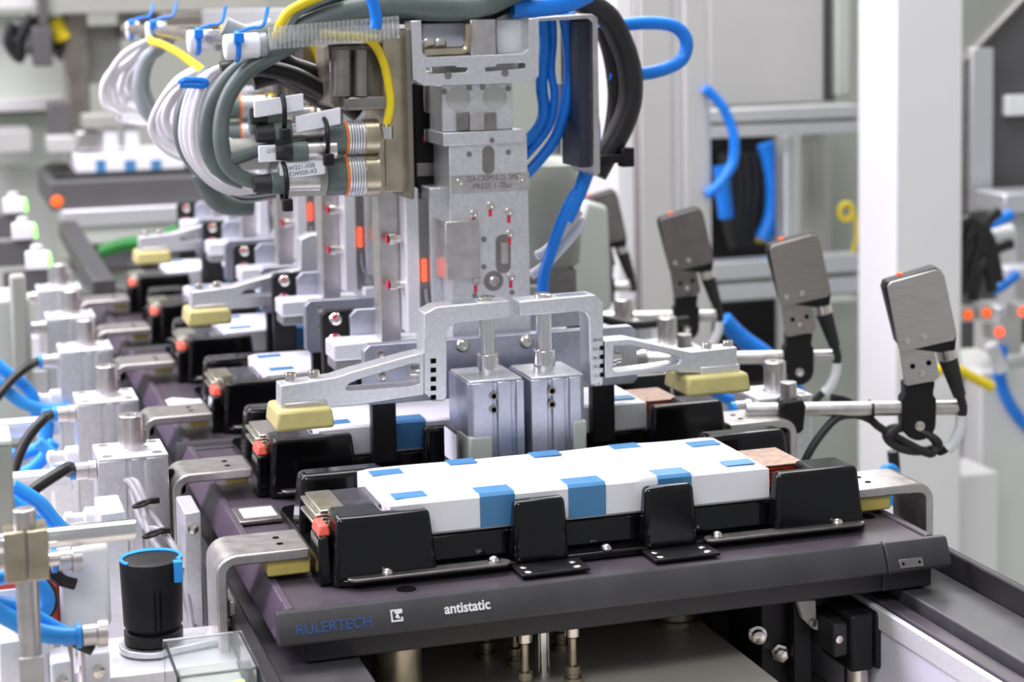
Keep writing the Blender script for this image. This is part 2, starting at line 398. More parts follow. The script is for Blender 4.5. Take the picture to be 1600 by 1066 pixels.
# code plate (the printed code itself is left out) and a paper label on the pallet edge
t = thing('code_plate', 'small grey plate with a white sticker lying on the pallet edge', 'plate', (.0215, .243, 0))
G().bx(-.017, .017, -.022, .022, 0, .0035).build('plate', 'steel_dark', t, .001)
G().bx(-.012, .014, -.014, .014, .0034, .0039).build('sticker', 'label_white', t)
tag(G().prism([(.012, .0015), (.035, .002), (.048, .0025), (.048, .0035), (.035, .003), (.012, .0065), (.005, .0045)], .655, .695, 'y').build('paper_label', 'label_white'), 'curled white paper label lying on the pallet edge between two clamps', 'label')
t = thing('tag_plate', 'thin upright tag plate with white sticker beside the gripper cylinders', 'plate', (at(716, 715, Y=.232).x, .232, .0))
G().bx(-.006, -.0045, -.02, .02, .0, .062).build('plate', 'steel_dark', t, .0004)
G().bx(-.0067, -.006, -.017, .017, .034, .058).build('sticker', 'label_white', t)
G().bx(-.006, .03, -.02, .02, 0, .003).build('foot', 'steel_dark', t)

# ------------------------------------------------------------------ edge clamps
def clamp_profile(s=1, n=6):
    xo, zt, th, r = -.036, .0225, .0075, .014
    pts = [(.030, zt-th), (.030, zt)]
    pts += [(xo+r-r*math.sin(a), zt-r+r*math.cos(a)) for a in [math.pi/2*i/n for i in range(n+1)]]
    pts += [(xo, -.10), (xo+th, -.10)]
    ri = r-th
    pts += [(xo+r-ri*math.cos(a), zt-r+ri*math.sin(a)) for a in [math.pi/2*i/n for i in range(n+1)]]
    return pts
def clamp(label, loc_, s, slot):
    t = thing('edge_clamp', label, 'clamp', loc_, group='edge clamps along the conveyor')
    pr = clamp_profile()
    if s < 0: pr = [(-x, z) for x, z in pr]
    G().prism(pr, 0, .052, 'y').build('clamp_plate', 'steel', t, .0012)
    a, b = sorted((s*.0, s*.031))
    if slot: a, b = a+.010, b-.003
    G().bx(a, b, .010 if slot else .003, .049, .0075 if slot else .0035, .0148).build('pad', 'pad_yellow', t, .0015)
    for y in (.018, .034):
        G().cyl((s*.012, y, .0222), (s*.012, y, .0228), .0025, n=12).build('screw_hole', 'hole_dark', t)
    if slot:
        a, b = sorted((s*-.0365, s*-.022))
        G().bx(a, b, .022, .040, .0, .0195).build('slot', 'hole_dark', t, .003)
    return t
CY = [.069, .309, .534, .809, 1.032, 1.271]
for k, y in enumerate(CY):
    clamp('steel edge clamp on the left of the pallets, ' + ORD[k], (0, y, 0), 1, k > 0)
for k, y in enumerate(CY[:4]):
    clamp('steel edge clamp on the right of the pallets, ' + ORD[k], (.49, y, 0), -1, False)

# ------------------------------------------------------------------ clamp cylinders beside the clamps
def clamp_cyl(label, loc_, s, cyl_bottom=-.13):
    t = thing('clamp_cylinder', label, 'pneumatic cylinder', loc_, group='clamp cylinders along the conveyor')
    w, d = .030, .028
    g = [(-w, -d), (-.008, -d), (-.008, -d+.0025), (-.004, -d+.0025), (-.004, -d), (.004, -d), (.004, -d+.0025), (.008, -d+.0025), (.008, -d), (w-.008, -d), (w-.004, -d+.002), (w-.004, d), (-w, d)]
    G().prism(g, cyl_bottom, .0395, 'z').build('body', 'alu', t, .0008)
    G().bx(-w, w-.004, -d, d, .0396, .0415).build('top_plate', 'alu_bright', t, .0006)
    G().lathe((0, 0, .0405), [(.0125, 0), (.0125, .002), (.0105, .003), (.0105, .029), (.0095, .030), (.0045, .030), (.0035, .027)], 24).build('shaft', 'steel', t)
    G().bx(.007, .0115, -.0045, .0045, .046, .058).build('shaft_flat', 'steel_dark', t, .001)
    for x in (-.022, .018):
        for y in (-.020, .020):
            G().lathe((x, y, .0414), [(.0045, 0), (.0045, .0004), (.0025, .0002)], 14).build('bolt', 'steel', t)
    f = G().lathe((-w-.001, -.012, .030), [(.0085, 0), (.0085, .006), (.0075, .0065), (.0075, .016), (.006, .017)], 16, (-1, 0, 0)).build('air_fitting', 'steel', t)
    G().cyl((-w-.0175, -.012, .030), (-w-.0215, -.012, .030), .0072).build('release_ring', 'hose_lightblue', f)
    if s > 0:
        f = G().lathe((-w, -.004, -.012), [(.009, 0), (.009, .01), (.005, .012), (.005, .02), (.0065, .021), (.0065, .026), (.003, .028)], 14, (-1, 0, 0)).build('flow_valve', 'white_plastic', t)
        G().bx(-w-.024, -w-.0, -.022, .02, cyl_bottom, -.020).build('side_block', 'alu_bright', t, .002)
    return t
CX = [-.0645, -.0640, -.0610, -.0605, -.0580]
HOSES = []
for k in range(5):
    y = CY[k+1]+.028
    clamp_cyl('silver clamp cylinder left of the pallets, ' + ORD[k], (CX[k], y, .0), 1)
for k in range(3):
    y = (.395, .665, .80)[k]
    clamp_cyl('silver clamp cylinder right of the pallets, ' + ORD[k], (.545, y, -.012), -1)
# black air hoses to the left cylinders
HP = [[(133, 722), (105, 732), (60, 760), (15, 795), (-20, 830)], [(97, 637), (68, 655), (40, 690), (22, 735), (10, 790)], [(70, 563), (45, 572), (20, 592), (0, 615), (-25, 650)],
      [(52, 505), (30, 512), (8, 520), (-20, 532)], [(40, 460), (22, 466), (5, 474), (-20, 484)]]
for k, hp in enumerate(HP):
    c = Vector((CX[k]-.030-.022, CY[k+1]+.028-.012, .030))
    pts = [c]
    for i, (x, y) in enumerate(hp[1:]): pts.append(at(x, y, Y=c.y-.015*(i+1)))
    tag(G().tube(pts, .0050, 10).build('air_hose', 'hose_black'), 'black air hose curving from the left clamp cylinder, ' + ORD[k], 'hose', 'air hoses of the clamp cylinders')

# sensor cables of the nearest cylinder
for k, pts in enumerate(([(197, 752), (206, 757), (222, 790), (232, 830), (255, 865), (285, 880), (292, 930), (300, 985)], [(200, 752), (214, 755), (235, 800), (262, 840), (284, 880), (290, 935), (305, 990)], [(205, 765), (215, 800), (228, 825), (246, 828), (268, 850), (288, 890)])):
    tag(G().tube([at(x, y, Y=.300-.023*i-.006*k) for i, (x, y) in enumerate(pts)], .0026, 8).build('sensor_cable', 'cable_grey'), 'grey sensor cable hanging down the nearest left cylinder', 'cable', 'grey cables on the nearest cylinder')

for k, (x, y, Y) in enumerate(((222, 785, .250), (238, 832, .208))):
    p = at(x, y, Y=Y); t = thing('cable_tie', 'black tie on the grey sensor cables, ' + ['upper', 'lower'][k], 'cable tie', p, group='ties on the grey sensor cables')
    G().tube([(.007*math.cos(a), -.004+.005*math.sin(a), .002*math.cos(a)) for a in [2*math.pi*i/12 for i in range(13)]], .0014, 6, 1).build('band', 'black_matte', t)
    G().bx(.005, .013, -.007, -.003, -.0005, .004).build('tie_head', 'black_matte', t, .0005)

# ------------------------------------------------------------------ pad grippers (one pair over each pallet)
GY = .235
def gripper_left(label, dy):
    t = thing('press_gripper', label, 'gripper', (0, dy, 0), group='press grippers over the pallets')
    xc = at(760, 650, Y=GY).x; w = .0232
    zt = at(760, 598, Y=GY-.028).z
    prof = [(xc-w, -.026), (xc-w+.004, -.03), (xc-.003, -.03), (xc-.003, -.027), (xc+.001, -.027), (xc+.001, -.03), (xc+.0125, -.03), (xc+.0125, -.027), (xc+.0165, -.027), (xc+.0165, -.03), (xc+w, -.03), (xc+w, .03), (xc-w, .03)]
    b = G().prism([(x, GY+y) for x, y in prof], .008, zt, 'z').build('cylinder_body', 'alu_blue', t, .0008)
    for py_ in (619, 640):
        p = at(771, py_, Y=GY-.030)
        G().lathe((p.x, GY-.0305, p.z), [(.0036, 0), (.0036, .0008), (.0022, .0010), (.0018, .0002)], 14, (0, -1, 0)).build('port_ring', 'steel_dark', b)
        G().cyl((p.x, GY-.0312, p.z), (p.x, GY-.0318, p.z), .0018, n=10).build('port_hole', 'hole_dark', b)
    G().bx(xc-w-.0006, xc-.004, GY-.0306, GY+.0, .030, .058).build('frosted_sleeve', 'panel_green', b, .002)
    G().bx(xc-w+.001, xc+w-.001, GY-.028, GY+.028, zt, zt+.002).build('top_plate', 'alu', t, .0008)
    zc = at(760, 552, Y=GY).z; zb = at(760, 505, Y=GY).z
    G().cyl((xc+.002, GY, zt+.001), (xc+.002, GY, zc), .0092).build('collar', 'chrome', t, .0006)
    G().cyl((xc+.002, GY, zc), (xc+.002, GY, zb+.006), .0066).build('piston_rod', 'chrome', t)
    # L-shaped bracket
    o = px2([(663, 490), (682, 480), (797, 470), (797, 496), (712, 505), (703, 512), (698, 522), (699, 621), (694, 627), (676, 627), (662, 615)], GY-.012)
    br = G().prism(o, GY-.012, GY+.012, 'y').build('bracket', 'alu', t, .001)
    p = at(760, 468, Y=GY)
    G().lathe((xc+.002, GY, p.z-.002), [(.0075, 0), (.0075, .004), (.006, .0048), (.003, .0048), (.003, .003)], 18).build('rod_nut', 'screw', br)
    G().bx(xc-.028, xc-.008, GY-.004, GY+.004, p.z-.0008, p.z+.0004).build('top_slot', 'alu_blue', br)
    for i in range(5):
        p = at(677, 564+14.2*i, Y=GY-.012)
        G().bx(p.x-.0022, p.x+.0022, GY-.0126, GY-.011, p.z-.002, p.z+.0018).build('scale_notch', 'hole_dark', br)
    # arm with its triangular window
    oa = px2([(439, 603), (521, 591), (552, 581), (638, 557), (662, 552), (662, 618), (560, 634), (512, 638), (512, 642), (439, 646)], GY-.012)
    ho = px2([(541, 605), (546, 600), (560, 594), (645, 569), (656, 570), (656, 600), (640, 604), (546, 611), (541, 609)], GY-.012)
    ar = G().prism(oa, GY-.012, GY+.010, 'y', [ho]).build('arm', 'alu', t, .0008)
    for px_, py_ in ((454, 596), (491, 592)):
        p = at(px_, py_, Y=GY)
        G().lathe((p.x, GY, p.z-.003), [(.0055, 0), (.0055, .001), (.0046, .0012), (.0046, .009), (.0042, .0098), (.0024, .0098), (.0022, .006)], 18).build('bolt', 'screw', ar)
    p = at(650, 580, Y=GY)
    G().lathe((p.x+.004, GY-.002, p.z-.001), [(.007, 0), (.007, .003), (.0055, .003), (.0055, .010), (.003, .0105)], 16, (-1, 0, .05)).build('clamp_bolt', 'screw', ar)
    a = at(445, 634, Y=GY-.012); b2 = at(511, 645, Y=GY-.012)
    G().bx(a.x, b2.x, GY-.014, GY+.012, b2.z-.006, a.z+.002).build('pad_holder', 'steel', ar, .001)
    a = at(430, 652, Y=GY-.022); b2 = at(524, 668, Y=GY-.022)
    G().bx(a.x, b2.x, GY-.024, GY+.026, b2.z, b2.z+.0165, .002, .002).build('pad', 'pad_urethane', ar, .003)
    return t
def gripper_right(label, dy):
    t = thing('press_gripper', label, 'gripper', (0, dy, 0), group='press grippers over the pallets')
    xc = at(855, 650, Y=GY).x; w = .0232
    zt = at(855, 592, Y=GY-.028).z
    prof = [(xc-w, -.03), (xc-.009, -.03), (xc-.009, -.027), (xc-.005, -.027), (xc-.005, -.03), (xc+.0055, -.03), (xc+.0055, -.027), (xc+.0095, -.027), (xc+.0095, -.03), (xc+w-.004, -.03), (xc+w, -.026), (xc+w, .03), (xc-w, .03)]
    b = G().prism([(x, GY+y) for x, y in prof], .008, zt, 'z').build('cylinder_body', 'alu_blue', t, .0008)
    for py_ in (611, 632):
        p = at(862, py_, Y=GY-.030)
        G().lathe((p.x, GY-.0305, p.z), [(.0036, 0), (.0036, .0008), (.0022, .0010), (.0018, .0002)], 14, (0, -1, 0)).build('port_ring', 'steel_dark', b)
        G().cyl((p.x, GY-.0312, p.z), (p.x, GY-.0318, p.z), .0018, n=10).build('port_hole', 'hole_dark', b)
    G().bx(xc+.0115, xc+w+.0006, GY-.0306, GY+.0, .036, .064).build('frosted_sleeve', 'panel_green', b, .002)
    G().bx(xc-w+.001, xc+w-.001, GY-.028, GY+.028, zt, zt+.002).build('top_plate', 'alu', t, .0008)
    zc = at(850, 546, Y=GY).z; zb = at(850, 495, Y=GY).z; xr = at(850, 540, Y=GY).x
    G().cyl((xr, GY, zt+.001), (xr, GY, zc), .0092).build('collar', 'chrome', t, .0006)
    G().cyl((xr, GY, zc), (xr, GY, zb+.006), .0066).build('piston_rod', 'chrome', t)
    o = px2([(812, 471), (930, 461), (943, 473), (943, 600), (940, 604), (927, 605), (922, 601), (920, 498), (915, 490), (905, 487), (812, 494)], GY-.012)
    br = G().prism(o, GY-.012, GY+.012, 'y').build('bracket', 'alu', t, .001)
    p = at(848, 463, Y=GY)
    G().lathe((xr, GY, p.z-.002), [(.0075, 0), (.0075, .004), (.006, .0048), (.003, .0048), (.003, .003)], 18).build('rod_nut', 'screw', br)
    G().bx(xr+.012, xr+.036, GY-.004, GY+.004, p.z-.0008, p.z+.0004).build('top_slot', 'alu_blue', br)
    for i, s_ in enumerate(('28-42', '23-33', '24-30', '19-24', '12-18', '6-12')):
        p = at(926, 534+14.0*i, Y=GY-.012)
        text_part('scale_figure', s_, .0036, (p.x, GY-.0122, p.z), (R(90), 0, 0), 'ink', br, .00005)
        if 0 < i < 5:
            q = at(943, 529+14.0*i, Y=GY-.012)
            G().bx(q.x-.003, q.x, GY-.0126, GY-.011, q.z-.002, q.z+.0015).build('scale_notch', 'hole_dark', br)
    oa = px2([(945, 533), (985, 530), (1080, 551), (1152, 543), (1152, 580), (1128, 584), (1060, 583), (1055, 580), (945, 592)], GY-.012)
    ho = px2([(960, 541), (985, 540), (1060, 558), (1064, 563), (1058, 570), (1040, 573), (962, 583), (957, 578)], GY-.012)
    ar = G().prism(oa, GY-.012, GY+.010, 'y', [ho]).build('arm', 'alu', t, .0008)
    for px_, py_ in ((1104, 548), (1137, 545)):
        p = at(px_, py_, Y=GY)
        G().lathe((p.x, GY, p.z-.003), [(.0058, 0), (.0058, .001), (.0046, .0012), (.0046, .009), (.0042, .0098), (.0024, .0098), (.0022, .006)], 18).build('bolt', 'screw', ar)
    p = at(960, 558, Y=GY)
    G().lathe((p.x-.004, GY-.002, p.z), [(.0065, 0), (.0065, .003), (.005, .003), (.005, .008), (.003, .0085)], 16, (1, 0, .05)).build('clamp_bolt', 'screw', ar)
    a = at(1094, 570, Y=GY-.012); b2 = at(1155, 585, Y=GY-.012)
    G().bx(a.x, b2.x, GY-.014, GY+.012, b2.z-.002, a.z-.002).build('pad_holder', 'alu', ar, .001)
    a = at(1072, 590, Y=GY-.022); b2 = at(1174, 612, Y=GY-.022)
    G().bx(a.x, b2.x, GY-.024, GY+.030, b2.z, b2.z+.0165, .002, .002).build('pad', 'pad_urethane', ar, .003)
    return t
for k, dy in enumerate((0, .511, 1.007)):
    gl = gripper_left('silver press gripper with yellow pad reaching left, ' + ORD[k], dy)
    gripper_right('silver press gripper with yellow pad reaching right, ' + ORD[k], dy)

# ------------------------------------------------------------------ pressing plates and towers over each tray
def front_plate(label, dy):
    Y = .292
    t = thing('press_plate', label, 'press plate', (0, dy, 0), group='press plates with black fingers')
    xl = at(569, 560, Y=Y).x; xr = .365; zt = at(600, 538, Y=Y).z; zb = at(600, 632, Y=Y).z
    o = [(xl, zt-.005), (xl+.005, zt), (xr-.005, zt), (xr, zt-.005), (xr, zb+.004), (xr-.004, zb), (xl+.004, zb), (xl, zb+.004)]
    G().prism(o, Y, Y+.012, 'y').build('plate', 'alu_blue', t, .0008)
    for px_, py_ in ((594, 554), (597, 588)):
        p = at(px_, py_, Y=Y)
        G().lathe((p.x, Y, p.z), [(.0045, 0), (.0045, .0008), (.003, .001), (.002, .0003)], 14, (0, -1, 0)).build('bolt', 'steel', t)
    for a in (at(582, 640, Y=Y).x, at(927, 640, Y=Y).x):
        G().bx(a, a+.0205, Y+.001, Y+.0125, .022, zb+.012).build('press_finger', 'black_matte', t, .001)
    for px_, py_ in ((722, 540), (822, 534)):
        p = at(px_, py_, Y=Y)
        G().lathe((p.x, Y, p.z), [(.006, 0), (.0055, .003), (.004, .0045), (.002, .0045), (.0015, .003)], 14, (0, -1, 0)).build('bolt', 'screw', t)
    return t
def back_plate(label, dy):
    Y = .425
    t = thing('press_plate', label, 'press plate', (0, dy, 0), group='press plates with black fingers')
    a = at(503, 487, Y=Y); b = at(545, 540, Y=Y); c = at(520, 600, Y=Y)
    zt = a.z
    G().prism([(a.x, zt-.004), (a.x+.004, zt), (b.x+.02, zt), (b.x+.02, b.z), (b.x, b.z-.01), (b.x, .022), (a.x+.001, .022)], Y, Y+.012, 'y').build('finger_plate', 'black_matte', t, .001)
    xr = .37
    zz = at(600, 481, Y=Y-.008).z; zl = at(600, 532, Y=Y-.008).z
    G().prism([(b.x, zz-.006), (b.x+.006, zz), (xr, zz), (xr, zl), (b.x, zl)], Y-.008, Y, 'y').build('plate', 'alu_blue', t, .0008)
    G().bx(xr-.02, xr, Y, Y+.012, .022, zl).build('press_finger', 'black_matte', t, .001)
    for py_ in (499, 529):
        p = at(524, py_, Y=Y)
        o = G().lathe((p.x, Y, p.z), [(.0058, 0), (.0062, .0015), (.005, .0038), (.003, .0045), (.0018, .0045), (.0012, .003)], 16, (0, -1, 0)).build('bolt', 'screw', t)
        G().bx(p.x-.003, p.x+.0005, Y-.0052, Y-.0035, p.z+.0015, p.z+.005).build('paint_mark', 'red_paint', o)
    # bar with a grey rubber pad reaching left over the tray
    yb = Y-.045
    a = at(521, 545, Y=yb); z1 = at(600, 532, Y=yb).z; z0 = at(600, 560, Y=yb).z
    p = G().bx(a.x, a.x+.082, yb, yb+.036, z0, z1).build('pad_bar', 'alu_bright', t, .002)
    G().bx(a.x+.001, a.x+.028, yb+.001, yb+.034, z0-.009, z0).build('rubber_pad', 'pad_grey', p, .002)
    return t
for n in range(5):
    front_plate('grey press plate with two black fingers in front of a battery, ' + ORD[n], PITCH_Y*n)
    back_plate('black and grey press plate with round bolts behind a battery, ' + ORD[n], PITCH_Y*n)

def ring_screw(t, px_, py_, Y, paint=True):
    p = at(px_, py_, Y=Y)
    o = G().lathe((p.x, Y, p.z), [(.0036, 0), (.0036, .0006), (.003, .0022), (.0018, .0022), (.0015, .001)], 14, (0, -1, 0)).build('screw', 'screw', t)
    if paint: G().bx(p.x-.0016, p.x+.0012, Y-.0006, Y, p.z-.0095, p.z-.003).build('paint_mark', 'red_paint', o)
TY = .315
def tower(label, dy, front):
    t = thing('press_tower', label, 'press cylinder', (0, dy, 0), group='press towers above the line')
    Y = TY
    b = pxbox(704, 212, 828, 540, Y, .05)
    body = G().prism([(b[0], b[4]), (b[1], b[4]), (b[1]-.001, b[5]), (b[0], b[5])], Y, Y+.05, 'y').build('cylinder_block', 'alu', t, .001)
    c = pxbox(697, 345, 750, 437, Y-.008, .05)
    G().bx(*c).build('side_block', 'steel', t, .001)
    c = pxbox(692, 205, 820, 226, Y-.003, .05)
    G().bx(*c).build('cap_plate', 'alu', t, .001)
    c = pxbox(690, 132, 802, 204, Y+.004, .04)
    hd = G().bx(*c).build('head_block', 'alu', t, .001)
    if front:
        for px_, py_ in ((716, 154), (773, 152)):
            p = at(px_, py_, Y=Y+.004)
            G().lathe((p.x, Y+.004, p.z), [(.0105, 0), (.0105, .0006), (.0098, .0006), (.0098, .0001)], 28, (0, -1, 0)).build('plunger_disc', 'panel_grey', hd)
        for px_, py_ in ((694, 143), (733, 137), (754, 136), (794, 138)):
            p = at(px_, py_, Y=Y+.004)
            G().cyl((p.x, Y+.0035, p.z), (p.x, Y+.0045, p.z), .0027, n=12).build('pin_hole', 'steel_dark', hd)
        for x0, x1 in ((715, 733), (757, 776)):
            G().bx(*pxbox(x0, 176, x1, 204, Y+.0, .004)).build('link_slot', 'steel_dark', hd, .0005)
        G().bx(*pxbox(734, 176, 757, 204, Y-.001, .004)).build('link', 'steel', hd, .0005)
        # label strip with the type text
        G().bx(*pxbox(705, 272, 827, 300, Y-.0006, .001)).build('type_strip', 'steel', body)
        p = at(729, 284, Y=Y-.001)
        text_part('type_text', '25A-CXSM10-25  SMC', .0070, (p.x, Y-.0008, p.z), (R(90), 0, 0), 'ink_grey', body, .0001, .72)
        p = at(739, 296, Y=Y-.001)
        text_part('pressure_text', 'PRESS 1-7Bar', .0070, (p.x, Y-.0008, p.z), (R(90), 0, 0), 'ink_grey', body, .0001, .92)
        for px_, py_ in ((718, 285), (813, 279)): ring_screw(t, px_, py_, Y, False)
        for px_, py_ in ((740, 334), (766, 321), (795, 331), (796, 365), (798, 433)): ring_screw(t, px_, py_, Y)
        ring_screw(t, 743, 440, Y)
        p = at(763, 249, Y=Y)
        G().prism([(p.x+.0055*math.cos(a), p.z+.0055*math.sin(a)+(.006 if math.sin(a) > 0 else -.007)) for a in [2*math.pi*i/20+.01 for i in range(20)]], Y-.0005, Y+.002, 'y').build('slot', 'steel_dark', body)
        p = at(786, 393, Y=Y)
        s_ = G().prism([(p.x+.0068*math.cos(a), p.z+.0068*math.sin(a)+(.008 if math.sin(a) > 0 else -.012)) for a in [2*math.pi*i/20+.01 for i in range(20)]], Y-.0005, Y+.002, 'y').build('slot', 'steel_dark', body)
        G().cyl((p.x, Y-.002, p.z+.008), (p.x, Y-.002, p.z-.010), .0038, n=14).build('slot_pin', 'steel', s_)
        p = at(771, 439, Y=Y)
        h = G().cyl((p.x, Y-.0006, p.z), (p.x, Y+.001, p.z), .0088).build('bore', 'steel_dark', body)
        G().lathe((p.x, Y-.0006, p.z), [(.0045, 0), (.0045, .002), (.003, .003), (.002, .001)], 14, (0, -1, 0)).build('bore_screw', 'steel', h)
        for px_, py_ in ((767, 219), (733, 241), (794, 238), (756, 374), (756, 417), (742, 462), (800, 457)):
            p = at(px_, py_, Y=Y)
            G().cyl((p.x, Y-(.0032 if py_ < 225 else .0004), p.z), (p.x, Y+.001, p.z), .0024, n=12).build('pin_hole', 'steel_dark', body)
    # sensor rail with glowing switch on the left flank
    xs = b[0]-.018
    q = G().bx(xs-.012, xs, Y+.035, Y+.075, .118, .245).build('slide_rail', 'alu_bright', t, .0015)
    r = G().bx(xs-.001, xs+.008, Y+.036, Y+.040, .12, .235).build('switch_groove', 'steel_dark', t)
    G().bx(xs+.0012, xs+.0056, Y+.033, Y+.037, .163, .183).build('switch_light', 'led_red', r, .001)
    G().tube([(xs+.004, Y+.034, .157), (xs+.006, Y+.032, .14), (xs+.016, Y+.03, .128), (xs+.03, Y+.03, .124)], .0018, 6).build('switch_cable', 'cable_grey', r)
    G().bx(xs+.008, xs+.028, Y+.030, Y+.07, .135, .245).build('slide_body', 'alu', t, .0012)
    G().bx(xs+.004, xs+.036, Y+.022, Y+.06, .098, .124).build('slide_foot', 'white_plastic', t, .0015)
    for z in (.20, .16):
        o = G().lathe((xs-.012, Y+.05, z), [(.004, 0), (.004, .006), (.0055, .007), (.0055, .012), (.003, .013)], 12, (-1, 0, 0)).build('adjust_screw', 'screw', t)
        G().cyl((xs-.0255, Y+.05, z), (xs-.0262, Y+.05, z), .004, n=12).build('paint_mark', 'red_paint', o)
    G().bx(xs-.03, xs-.012, Y+.06, Y+.085, .10, .27).build('guide_plate', 'steel', t, .001)
    return t
for n in range(5):
    tower('grey press tower with printed type plate and slots, ' + ORD[0] if n == 0 else 'grey press tower with red switch light on its flank, ' + ORD[n], PITCH_Y*n, n == 0)

# ------------------------------------------------------------------ slotted head frame on top of the front tower
Y = .300
t = thing('head_frame', 'silver U shaped head frame with milled slots above the front tower', 'bracket', (at(742, 110, Y=Y).x, Y, .33))
o = px2([(642, 33), (658, 32), (660, 83), (668, 90), (818, 84), (826, 76), (826, 29), (842, 28), (842, 118), (833, 128), (797, 130), (663, 134), (645, 124)], Y)
hs = [px2(h, Y) for h in ([(666, 105), (712, 102), (713, 105), (730, 105), (731, 110), (728, 113), (668, 116), (666, 113)], [(758, 105), (775, 104), (776, 100), (819, 98), (822, 101), (821, 107), (760, 112), (758, 110)])]
loc(G().prism(o, Y, Y+.022, 'y', hs), t).build('frame_plate', 'alu', t, .0008)
for px_, py_ in ((700, 118), (789, 114)):
    p = at(px_, py_, Y=Y); loc(G().cyl((p.x, Y-.0006, p.z), (p.x, Y+.001, p.z), .0032, n=14), t).build('pin_hole', 'steel_dark', t)
loc(G().bx(*pxbox(660, 36, 726, 84, Y+.03, .02)), t).build('inner_block', 'frost_lilac', t, .001)
loc(G().bx(*pxbox(735, 30, 775, 86, Y+.012, .03)), t).build('side_cheek', 'steel', t, .001)
loc(G().bx(*pxbox(776, 30, 824, 84, Y+.03, .02)), t).build('white_cheek', 'white_plastic', t, .001)
p = [at(x, y, Y=Y+.012) for x, y in ((662, 82), (700, 80), (722, 79), (729, 72), (731, 55), (731, 38))]
loc(G().tube(p, .0036, 8), t).build('copper_pipe', 'gold_metal', t)
for x in (668, 687):
    p = at(x, 68, Y=Y+.026); loc(G().lathe(p, [(.005, 0), (.005, .004), (.003, .005)], 12, (0, -1, 0)), t).build('bolt', 'screw', t)

# ------------------------------------------------------------------ valve boxes with connectors, upper left
def valve_box(label, dy, front):
    Y = .31
    t = thing('valve_unit', label, 'valve unit', (0, dy, 0), group='valve units above the line')
    c = pxbox(600, 55, 637, 300, Y, .07); G().bx(*c).build('side_plate', 'gold_metal', t, .001)
    c = pxbox(637, 45, 645, 312, Y-.01, .10); G().bx(*c).build('edge_plate', 'bronze_cover', t, .0008)
    c = pxbox(516, 68, 600, 168, Y+.012, .06); G().bx(*c).build('housing', 'bronze_cover', t, .004)
    for a, b_ in ((520, 548), (552, 575)):
        p0 = at((a+b_)/2, 78, Y=Y); p1 = at((a+b_)/2, 150, Y=Y)
        G().cyl(p0, p1, (b_-a)/2/1860, n=24).build('solenoid', 'steel_dark', t)
    c = pxbox(540, 150, 615, 172, Y-.004, .05); G().bx(*c).build('vent_plate', 'steel_dark', t, .002)
    # two round connectors pointing left
    for (yy, x0, x1, rr) in ((214, 398, 590, .014), (273, 440, 590, .0165)):
        a = at(590, yy, Y=Y); a2 = at(565, yy+1, Y=Y); b2 = at(540, yy+2, Y=Y); d = at(476 if yy < 250 else 508, yy+4, Y=Y)
        G().cyl(a, a2, rr*1.1, n=24).build('connector_flange', 'gold_metal', t, .001)
        g = G()
        for i in range(6):
            u = a2.lerp(b2, i/6); v = a2.lerp(b2, (i+.7)/6); g.cyl(u, v, rr*1.05, n=24)
        g.build('knurled_nut', 'alu', t)
        G().cyl(b2.lerp(a2, .12), b2.lerp(a2, -.12), rr*1.0, n=24).build('seal_ring', 'orange', t)
        G().cyl(b2, d, rr*.95, n=24).build('connector_body', 'hose_green', t, .001)
        if yy > 250:
            e = at(438, yy+6, Y=Y); G().cyl(d, e, rr*.92, n=20).build('connector_sleeve', 'motor_grey', t, .001)
    # yellow earth wire
    G().tube([at(x, y, Y=Y-.004) for x, y in ((500, 52), (530, 56), (565, 58), (585, 70), (600, 100), (608, 140), (610, 165), (604, 195))], .0038, 10).build('earth_wire', 'cable_yellow', t)
    c = at(602, 205, Y=Y-.006); G().lathe(c, [(.0065, -.006), (.0065, .004), (.004, .006)], 12).build('wire_lug', 'chrome', t)
    return t
for n in range(3):
    valve_box('brass toned valve unit with round connectors, ' + ORD[n], .27*n, n == 0)

t = thing('drive_housing', 'black drive housing between the valve unit and the front tower', 'housing', (at(670, 300, Y=.375).x, .375, at(670, 305, Y=.375).z))
loc(G().bx(*pxbox(647, 128, 700, 300, .375, .08)), t).build('housing', 'black_matte', t, .002)
loc(G().bx(*pxbox(650, 300, 700, 332, .378, .07)), t).build('foot', 'steel_dark', t, .001)
loc(G().bx(*pxbox(652, 255, 690, 275, .372, .004)), t).build('name_strip', 'steel_dark', t, .0005)
p0 = at(675, 168, Y=.365); loc(G().lathe(p0, [(.006, -.004), (.0075, -.002), (.0075, .028), (.005, .032)], 16), t).build('adjuster', 'screw', t)
p0 = at(675, 205, Y=.365); loc(G().lathe(p0, [(.007, -.008), (.007, .002), (.004, .004)], 16), t).build('adjuster', 'chrome', t)
loc(G().bx(*pxbox(662, 212, 666, 222, .37, .004)), t).build('paint_mark', 'red_paint', t)
# small inline connectors with white name tags, each with its own grey cable
ic = [((392, 182), (440, 180), .0085), ((400, 210), (455, 205), .0085), ((396, 288), (450, 286), .0085), ((430, 238), (480, 236), .008)]
for k, (a, b_, rr) in enumerate(ic):
    y = .298-.004*k; A = at(*a, Y=y); B = at(*b_, Y=y)
    t = thing('cable_connector', 'black inline cable connector, ' + ['topmost of the four by the valve unit', 'second from the top by the valve unit', 'lowest of the four by the valve unit', 'third from the top by the valve unit'][k], 'connector', A, group='inline connectors by the valve unit')
    L = B-A
    G().cyl((0, 0, 0), L*.5, rr*.8, rr, 16).build('boot', 'black_rubber', t)
    G().cyl(L*.5, L, rr*1.05, n=16).build('nut', 'hose_green', t, .0008)
    G().cyl(L, L*1.9, rr*.9, n=16).build('socket', 'steel', t)
tg = [((397, 158), (474, 146)), ((462, 182), (532, 168)), ((404, 228), (475, 224)), ((437, 256), (508, 246))]
